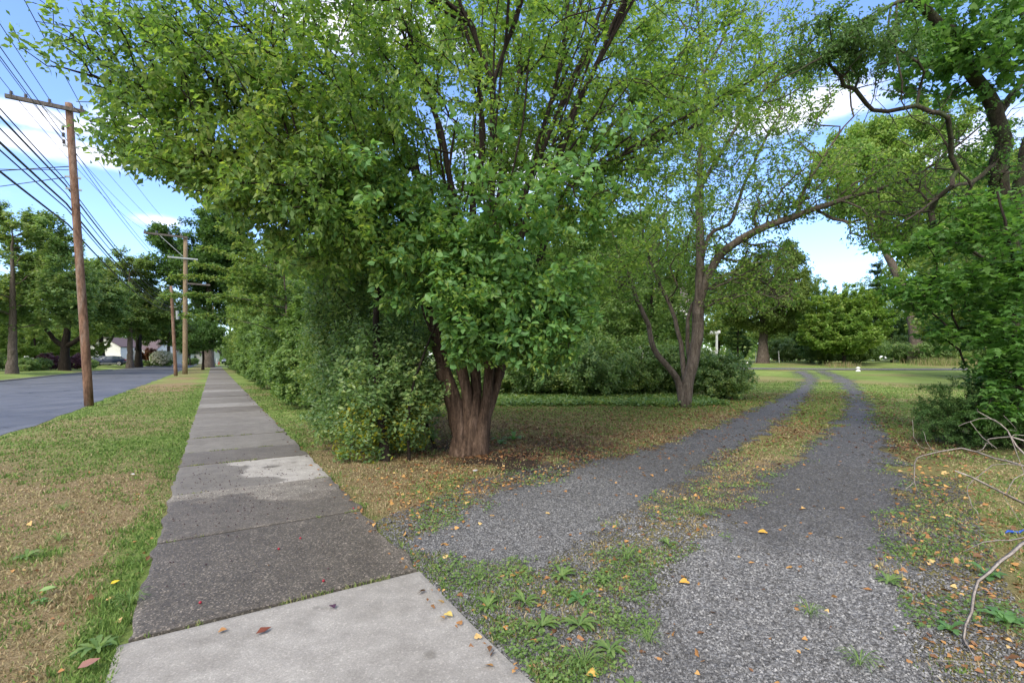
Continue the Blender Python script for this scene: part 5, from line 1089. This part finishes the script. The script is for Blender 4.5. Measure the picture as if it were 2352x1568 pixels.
# pole 2, pale and thick
r2_, B2, T2, P2 = pole(425, 859, 426, 545, 44, .21, .16, M['pole_pale'], 'tall thick pale utility pole, upright, third along the verge')
arm(r2_, P2, T2[2]-.05, -3.0, .15, M['arm_wood'], -.24, .14); brace(r2_, P2(T2[2]-.1, -1.9, -.24), P2(T2[2]-1.75, -.2, -.2), .07)
for q in (-2.9, -2.1, -1.2, -.3): insulator(r2_, P2(T2[2], q, -.24), .24, .09)
arm(r2_, P2, T2[2]-1.95, -1.3, .95, M['galv'], -.24, .1); arm(r2_, P2, T2[2]-4.2, .1, 1.9, M['arm_wood'], -.24, .12)
for z in (9.3, 8.9, 8.5, 6.4): insulator(r2_, P2(z, -.32), .16, .07)
# pole 3, stub
r3_, B3, T3, P3 = pole(404, 863, 393, 657, 40, .135, .10, M['pole_wood'], 'shorter leaning red-brown pole just left of the pale one')
mb = MB(); mb.tube([P3(4.6, .32), P3(5.3, .32)], .12, 12); mb.build('splice_case', M['galv'], r3_)
mb = MB(); mb.bar(P3(5.6, -.2), P3(5.6, .3), .05, .05); mb.build('bracket', M['galv'], r3_)
r4_, B4, T4, P4 = pole(490, 841, 490, 700, 90, .16, .12, M['pole_pale'], 'far orange-brown pole beside the very thick tree trunk')
arm(r4_, P4, T4[2]-.3, -1.2, 1.2, M['arm_wood'], 0, .12)
B0 = np.array([*XY(-3.2, -24), 0.]); W1 = lambda p: np.array(p)+B1; W2 = lambda p: np.array(p)+B2; W3 = lambda p: np.array(p)+B3; W4 = lambda p: np.array(p)+B4
def wire(pts, sag, r, label, group='utility lines along the street'):
    mb = MB(); pp = []
    for i in range(len(pts)-1):
        a, b = np.array(pts[i], float), np.array(pts[i+1], float); sg = sag[i] if isinstance(sag, (list, tuple)) else sag
        for t in np.linspace(0, 1, 22)[(1 if i else 0):]: pp.append(a+(b-a)*t-np.array([0, 0, 4*sg*t*(1-t)]))
    mb.tube(pp, r, 5); o = mb.build('utility_line', M['wire'], None, smooth=True); tag(o, label, 'utility line', group); return o
B5 = np.array([*XY(-3.2, 190), 0.])
def far(z, o): return B5+nrm*o+(0, 0, z)
hi = 'thin power line strung from the cross arm ends'
for i, q in enumerate((-1.25, -.95, -.45, .25)):
    wire([B0+nrm*q+(0, 0, 9.3), W1(P1(T1[2]+.07, q, .15)), W2(P2(T2[2]+.2, (-2.9, -2.1, -1.2, -.3)[i], -.24)), W4(P4(T4[2], q))], [.5, .5, .8], .009, ['outermost thin power line on the end of the nearest cross arm', 'second thin power line on the nearest cross arm', 'third thin power line on the nearest cross arm', 'thin power line on the inner end of the nearest cross arm'][i])
for i, (z1, z0, z3, r, o) in enumerate([(7.9, 8.2, 8.6, .010, -.17), (7.7, 7.9, 8.3, .010, -.17), (6.6, 6.9, 6.5, .014, -.2), (6.45, 6.6, 6.25, .022, -.2), (6.2, 6.3, 5.9, .014, -.2), (5.9, 6.05, 5.65, .026, -.2), (5.75, 5.8, 5.5, .016, -.2), (5.3, 5.4, 5.3, .024, -.2)]):
    tgt = W3(P3(min(z3, 7.2), o)) if i > 1 else W2(P2(z3, -.3))
    wire([B0+nrm*o+(0, 0, z0), W1(P1(z1, o)), tgt, W4(P4(min(z3, 8)-.3, o))], [.55, .55, .7], r,
         ['upper thin line fixed to the side of the nearest pole', 'lower thin line fixed to the side of the nearest pole', 'thin line just above the thick cables', 'uppermost thick black cable', 'thin line between the thick black cables', 'second thick black cable', 'thin cable lashed below the second thick one', 'lowest thick black cable'][i])
wire([W1(P1(7.0, -.1)), (-46, 13, 6.4)], .5, .014, 'service wire running left over the road, the upper one', 'service wires crossing the road')
wire([W1(P1(6.7, -.1)), (-47, 17, 5.7)], .6, .012, 'service wire running left over the road, the lower one', 'service wires crossing the road')
wire([W1(P1(6.9, -.1)), (-46, 10, 7.6)], .5, .010, 'service wire rising left from the nearest pole', 'service wires crossing the road')

# ------------------------------------------------------------------ cars
def car(name, paint, label, n_=1):
    root = empty(name, (0, 0, 0)); tag(root, label, 'car')
    def loft(nm, secs, mat, parent=root, caps=True):        # secs: list of (x, [(y,z)...]) rings
        V, F = [], []; k = len(secs[0][1])
        for x, ring in secs: V += [(x, y, z) for y, z in ring]
        for i in range(len(secs)-1):
            for j in range(k): F.append((i*k+j, i*k+(j+1) % k, (i+1)*k+(j+1) % k, (i+1)*k+j))
        F += [tuple(range(k))[::-1], tuple(range((len(secs)-1)*k, len(secs)*k))]
        mb = MB(); mb.add(V, F); return mb.build(nm, mat, parent, smooth=False, bevel=.02)
    def ring(hw, z0, z1, tuck=.1): return [(-hw+tuck, z0), (-hw, z0+.25), (-hw, z0+(z1-z0)*.65), (-hw+.07, z1), (hw-.07, z1), (hw, z0+(z1-z0)*.65), (hw, z0+.25), (hw-tuck, z0)]
    loft('body', [(-2.32, ring(.78, .38, .80)), (-2.25, ring(.88, .27, .93)), (-1.7, ring(.94, .22, 1.02)), (-.9, ring(.95, .2, 1.06)), (.6, ring(.95, .2, 1.10)), (1.7, ring(.94, .22, 1.14)), (2.2, ring(.90, .28, 1.10)), (2.33, ring(.80, .42, .95))], paint)
    def gr(hb, ht, zb, zt): return [(-hb, zb), (-ht, zt), (ht, zt), (hb, zb)]
    loft('windows', [(-1.15, gr(.84, .80, 1.0, 1.06)), (-.35, gr(.86, .68, 1.0, 1.60)), (.6, gr(.86, .69, 1.0, 1.63)), (1.5, gr(.85, .66, 1.0, 1.55)), (2.12, gr(.82, .74, 1.0, 1.13))], M['car_glass'])
    loft('roof', [(-.32, [(-.66, 1.585), (-.6, 1.64), (.6, 1.64), (.66, 1.585)]), (.6, [(-.68, 1.615), (-.6, 1.69), (.6, 1.69), (.68, 1.615)]), (1.65, [(-.64, 1.5), (-.6, 1.57), (.6, 1.57), (.64, 1.5)])], paint)
    for x in (-.35, .55, 1.35):
        for s in (-1, 1): mb = MB(); mb.bar((x-.1*(x < 0)+.1*(x > 1), s*.865, 1.04), (x+.05*(x < 0)-.08*(x > 1), s*.70, 1.6), .07, .05); mb.build('pillar', paint, root)
    for x in (-1.42, 1.42):
        for s in (-1, 1):
            wh = empty('wheel', (x, s*.86, .36)); wh.parent = root
            mb = MB(); mb.tube([(0, -.12, 0), (0, -.09, 0), (0, .09, 0), (0, .12, 0)], [.31, .36, .36, .31], 24); mb.build('tyre', M['tyre'], wh)
            mb = MB(); mb.tube([(0, s*.09, 0), (0, s*.125, 0)], [.10, .07], 12)
            for k in range(5):
                a = k*2*math.pi/5; mb.bar((0, s*.125, 0), (math.cos(a)*.23, s*.125, math.sin(a)*.23), .09, .03)
            mb.tube([(0, s*.118, 0), (0, s*.127, 0)], [.255, .25], 24) if False else None
            for k in range(20):
                a = k*math.pi/10; b = (k+1)*math.pi/10; mb.bar((math.cos(a)*.235, s*.125, math.sin(a)*.235), (math.cos(b)*.235, s*.125, math.sin(b)*.235), .04, .03)
            mb.build('rim', M['rim'], wh)
    for s in (-1, 1):
        mb = MB(); mb.box((-2.22, s*.72, .82), (.22, .3, .14)); mb.build('headlight', M['lamp'], root, bevel=.02)
        mb = MB(); mb.box((2.27, s*.76, .98), (.14, .24, .18)); mb.build('tail_light', M['tail'], root, bevel=.02)
        mb = MB(); mb.box((-.72, s*1.02, 1.08), (.14, .2, .14)); mb.build('mirror', paint, root, bevel=.03)
    mb = MB(); mb.box((-2.33, 0, .62), (.06, 1.1, .22)); mb.build('grille', M['tyre'], root, bevel=.01)
    mb = MB(); [mb.box((0, s*.955, .38), (2.2, .02, .05)) for s in (-1, 1)]; mb.build('sill_trim', M['rim'], root)
    return root
M['car_glass'] = flat('car_glass', (.05, .07, .09), .08, 0, .02, spec=.9); M['tyre'] = flat('tyre', (.02, .02, .02), .8); M['rim'] = flat('rim', (.75, .75, .77), .4, .1)
M['lamp'] = flat('lamp_glass', (.5, .52, .55), .15); M['tail'] = flat('tail_lamp', (.35, .02, .02), .25)
def paintm(n, c):
    m, nt, b, o = newmat(n); b.inputs['Base Color'].default_value = (*c, 1); b.inputs['Roughness'].default_value = .3; b.inputs['Coat Weight'].default_value = .8; b.inputs['Metallic'].default_value = .3; return m
dv_ = XY(-13.0, 0)
def driveway(uc, d, name):
    c = np.array(pt(uc, d)); l, a = LA(*c); V = []
    for (ll, aa) in [(-10.95, a-3.2), (-10.95, a+3.2), (l-9, a+3.2), (l-9, a-3.2)]: x, y = XY(ll, aa); V.append((x, y, float(H(x, y))+.03))
    mb = MB(); mb.add(V, [(0, 1, 2, 3)]); tag(mb.build(name, M['road_grey']), kind='structure')
M['road_grey'] = flat('driveway_asphalt', (.09, .09, .095), .85)
driveway(246, 84, 'driveway')
hd = math.atan2(CT*0+ST, CT)
c1 = car('parked_car', paintm('navy_paint', (.012, .022, .06)), 'dark navy crossover car parked across the road, seen from its side')
place(c1, (*pt(251, 82), .225), hd, 1.0)
c2 = car('parked_car', paintm('black_paint', (.012, .012, .014)), 'black car behind the navy one, mostly hidden by it'); place(c2, (*pt(226, 85.5), .225), hd, 1.03)
c3 = car('parked_car', paintm('teal_paint', (.03, .07, .11)), 'tiny far car at the end of the sidewalk'); place(c3, onground(*pt(523, 140)), hd+1.2, 1.0)

# ------------------------------------------------------------------ houses
M['siding'] = flat('white_siding', (.74, .74, .74), .6, 0, .06, 3); M['roofing'] = flat('roof_shingle', (.12, .09, .10), .9, 0, .3, 20, .5); M['door_red'] = flat('red_door', (.18, .05, .035), .5)
M['glass'] = flat('window_glass', (.06, .08, .10), .08, 0, .1, spec=.8); M['trim'] = flat('white_trim', (.8, .8, .8), .5, 0, .03); M['brick'] = flat('brick', (.30, .12, .08), .9, 0, .25, 25, .4)
def house(name, c, rz, wd, dp, hw, hr, label, wins, garage=None, door=None, chimney=False, porch=None, gable=False):
    root = empty(name, (c[0], c[1], float(H(c[0], c[1])))); root.rotation_euler.z = rz; tag(root, label, 'house')
    # front wall stands on y=0 facing -y, house runs back to y=dp
    mb = MB(); mb.box((0, dp/2, hw/2), (wd, dp, hw))
    if gable: mb.prism([(-wd/2, hw), (wd/2, hw), (0, hw+hr-.02)], .0, dp)
    else: mb.add([(-wd/2, 0, hw), (-wd/2, dp, hw), (-wd/2, dp/2, hw+hr-.02), (wd/2, 0, hw), (wd/2, dp, hw), (wd/2, dp/2, hw+hr-.02)], [(0, 1, 2), (5, 4, 3), (0, 2, 5, 3), (1, 4, 5, 2)])
    mb.build('wall', M['siding'], root)
    mb = MB(); e = .35; th = .16
    if gable:
        for s in (-1, 1): mb.add([(0, -e, hw+hr+.02), (s*(wd/2+e), -e, hw-.05), (s*(wd/2+e), dp+e, hw-.05), (0, dp+e, hw+hr+.02), (0, -e, hw+hr+th), (s*(wd/2+e), -e, hw-.05+th), (s*(wd/2+e), dp+e, hw-.05+th), (0, dp+e, hw+hr+th)], [(0, 1, 2, 3), (4, 5, 6, 7), (0, 1, 5, 4), (1, 2, 6, 5), (2, 3, 7, 6)])
    else:
        for s, y0 in ((-1, -e), (1, dp+e)): mb.add([(-wd/2-e, dp/2, hw+hr+.02), (-wd/2-e, y0, hw-.05), (wd/2+e, y0, hw-.05), (wd/2+e, dp/2, hw+hr+.02), (-wd/2-e, dp/2, hw+hr+th), (-wd/2-e, y0, hw-.05+th), (wd/2+e, y0, hw-.05+th), (wd/2+e, dp/2, hw+hr+th)], [(0, 1, 2, 3), (4, 5, 6, 7), (0, 1, 5, 4), (1, 2, 6, 5), (2, 3, 7, 6)])
    rf = mb.build('roof', M['roofing'], root)
    if chimney: mb = MB(); mb.box((wd*.3, dp*.35, hw+hr*.8+.3), (.8, .7, 2.2)); mb.build('chimney', M['brick'], rf)
    for (x, z, w_, h_) in wins:
        mb = MB()
        for q in (-1, 1): mb.box((x+q*(w_/2+.05), -.03, z), (.1, .08, h_+.2)); mb.box((x, -.03, z+q*(h_/2+.05)), (w_, .08, .1))
        mb.box((x, -.028, z), (w_, .05, .05)); f = mb.build('window', M['trim'], root); mb = MB(); mb.box((x, -.008, z), (w_, .02, h_)); mb.build('pane', M['glass'], f)
    if garage: mb = MB(); [mb.box((garage, -.03, .28+.56*k), (4.6, .05, .52)) for k in range(4)]; mb.build('garage_door', M['trim'], root)
    if door is not None: mb = MB(); mb.box((door, -.03, 1.05), (1.0, .06, 2.1)); mb.build('door', M['door_red'], root)
    if porch:
        x0, x1, pd, ph = porch
        mb = MB(); mb.box(((x0+x1)/2, -pd/2, .15), (x1-x0, pd-.01, .3)); mb.build('porch_floor', M['trim'], root)
        mb = MB(); mb.box(((x0+x1)/2, -pd/2, ph+.12), (x1-x0+.3, pd+.2, .24)); mb.build('porch_roof', M['trim'], root)
        for x in np.linspace(x0+.12, x1-.12, 4): mb = MB(); mb.tube([(x, -pd+.12, .3), (x, -pd+.12, ph)], .10, 12); mb.box((x, -pd+.12, .36), (.28, .28, .12)); mb.box((x, -pd+.12, ph-.06), (.28, .28, .12)); mb.build('column', M['trim'], root)
        mb = MB(); mb.bar((x0, -pd+.12, 1.15), (x1, -pd+.12, 1.15), .06); mb.bar((x0, -pd+.12, .5), (x1, -pd+.12, .5), .05)
        for x in np.arange(x0+.15, x1, .16): mb.bar((x, -pd+.12, .5), (x, -pd+.12, 1.15), .035)
        mb.build('railing', M['trim'], root)
    return root
rzs = math.atan2(-nrm[0], nrm[1])*0+TH
hz = math.radians(90)+TH
house('white_house', pt(240, 101), .12, 6.2, 9, 3.7, 2.0, 'white gabled garage wing with purplish roof behind the parked cars', [(-.2, 3.6, .9, .9)], garage=.9, gable=True)
house('white_house', pt(305, 106), .12, 9.5, 8, 3.2, 2.3, 'white house with red door and small porch, beside the gabled wing', [(-3, 1.7, 1.2, 1.3), (-1.2, 1.7, 1.2, 1.3), (3.4, 1.7, 1.3, 1.3)], door=.6, porch=(1.6, 3.2, 1.5, 2.6))
house('white_house', pt(360, 118), .12, 9, 8, 3.0, 2.2, 'white house behind the red-leaved tree and the blossoming shrub', [(-2.5, 1.6, 1.3, 1.2), (0, 1.6, 1.3, 1.2), (2.8, 1.6, 1.3, 1.2)])
house('white_house', pt(425, 135), .12, 11, 8, 3.0, 2.0, 'farthest white house, seen either side of the pale pole', [(-3.5, 1.6, 1.4, 1.2), (-1, 1.6, 1.4, 1.2), (2, 1.6, 2.2, 1.2)])
x0, y0 = pt(1560, 45.5)
house('farmhouse', (x0-4.0, y0+1), -.25, 12, 9, 5.6, 2.6, 'white farmhouse with columned porch half hidden behind the forked tree', [(-3.5, 1.8, 1.1, 1.6), (-1, 1.8, 1.1, 1.6), (4.4, 1.8, 1.1, 1.6), (-3.5, 4.4, 1.0, 1.4), (-.5, 4.4, 1.0, 1.4), (2.5, 4.4, 1.0, 1.4)], door=1.6, chimney=True, porch=(1.2, 7.2, 2.4, 2.7))
# ------------------------------------------------------------------ small street and lawn things
def hydrant():
    x, y = pt(503, 112); root = empty('fire_hydrant', onground(x, y)); tag(root, 'tiny red fire hydrant on the far verge', 'hydrant')
    MB().tube([(0, 0, 0), (0, 0, .06), (0, 0, .08), (0, 0, .5), (0, 0, .53), (0, 0, .56)], [.17, .17, .11, .11, .15, .15], 12).build('barrel', M['hyd'], root, smooth=False)
    MB().tube([(0, 0, .56), (0, 0, .66), (0, 0, .72), (0, 0, .78)], [.13, .11, .05, .03], 12).build('bonnet', M['hyd'], root)
    for s in (-1, 1): MB().tube([(s*.1, 0, .42), (s*.2, 0, .42)], .06, 10).build('outlet', M['hyd'], root)
M['hyd'] = flat('hydrant_red', (.35, .04, .035), .5); hydrant()
def post(u, v, h, r, lean, label, mat='trim', name='marker_post', d=None, cap=True):
    B = gnd(u, v) if d is None else onground(*pt(u, d)); mb = MB(); mb.tube([(0, 0, -.1), (lean*.5, 0, h*.5), (lean, 0, h)], [r, r, r*.9], 8)
    if cap: mb.tube([(lean, 0, h), (lean, 0, h+.03)], [r*1.3, r*.4], 8)
    o = mb.build(name, M[mat]); o.location = B; tag(o, label, 'post'); return o
post(498, 0, 1.5, .09, 0, 'white post on the far verge left of the hydrant', d=104)
post(1736, 0, 1.1, .035, 0, 'thin white marker post left of the massive grey conifer trunk', d=49)
post(1790, 0, 1.15, .035, -.07, 'thin leaning white marker post right of the massive grey conifer trunk', d=48)
x, y = pt(1971, 35.2); root = empty('lawn_light', onground(x, y)); tag(root, 'small white lamp-shaped ornament at the edge of the crossing lane', 'lawn light')
MB().tube([(0, 0, 0), (0, 0, .10)], [.16, .13], 10).build('base', M['trim'], root); MB().tube([(0, 0, .1), (0, 0, .22), (0, 0, .24), (0, 0, .27), (0, 0, .33)], [.08, .09, .15, .14, .04], 10).build('cap', M['trim'], root)
x, y = pt(1715, 46); s_ = stones('white_stone', np.array([0.]), np.array([0.]), np.array([.05]), np.array([.22]), np.array([1.]), M['trim']); s_.location = onground(x, y); s_.scale = (1.4, 1, .6); tag(s_, 'white stone on the far lawn, left of the white marker posts', 'stone')
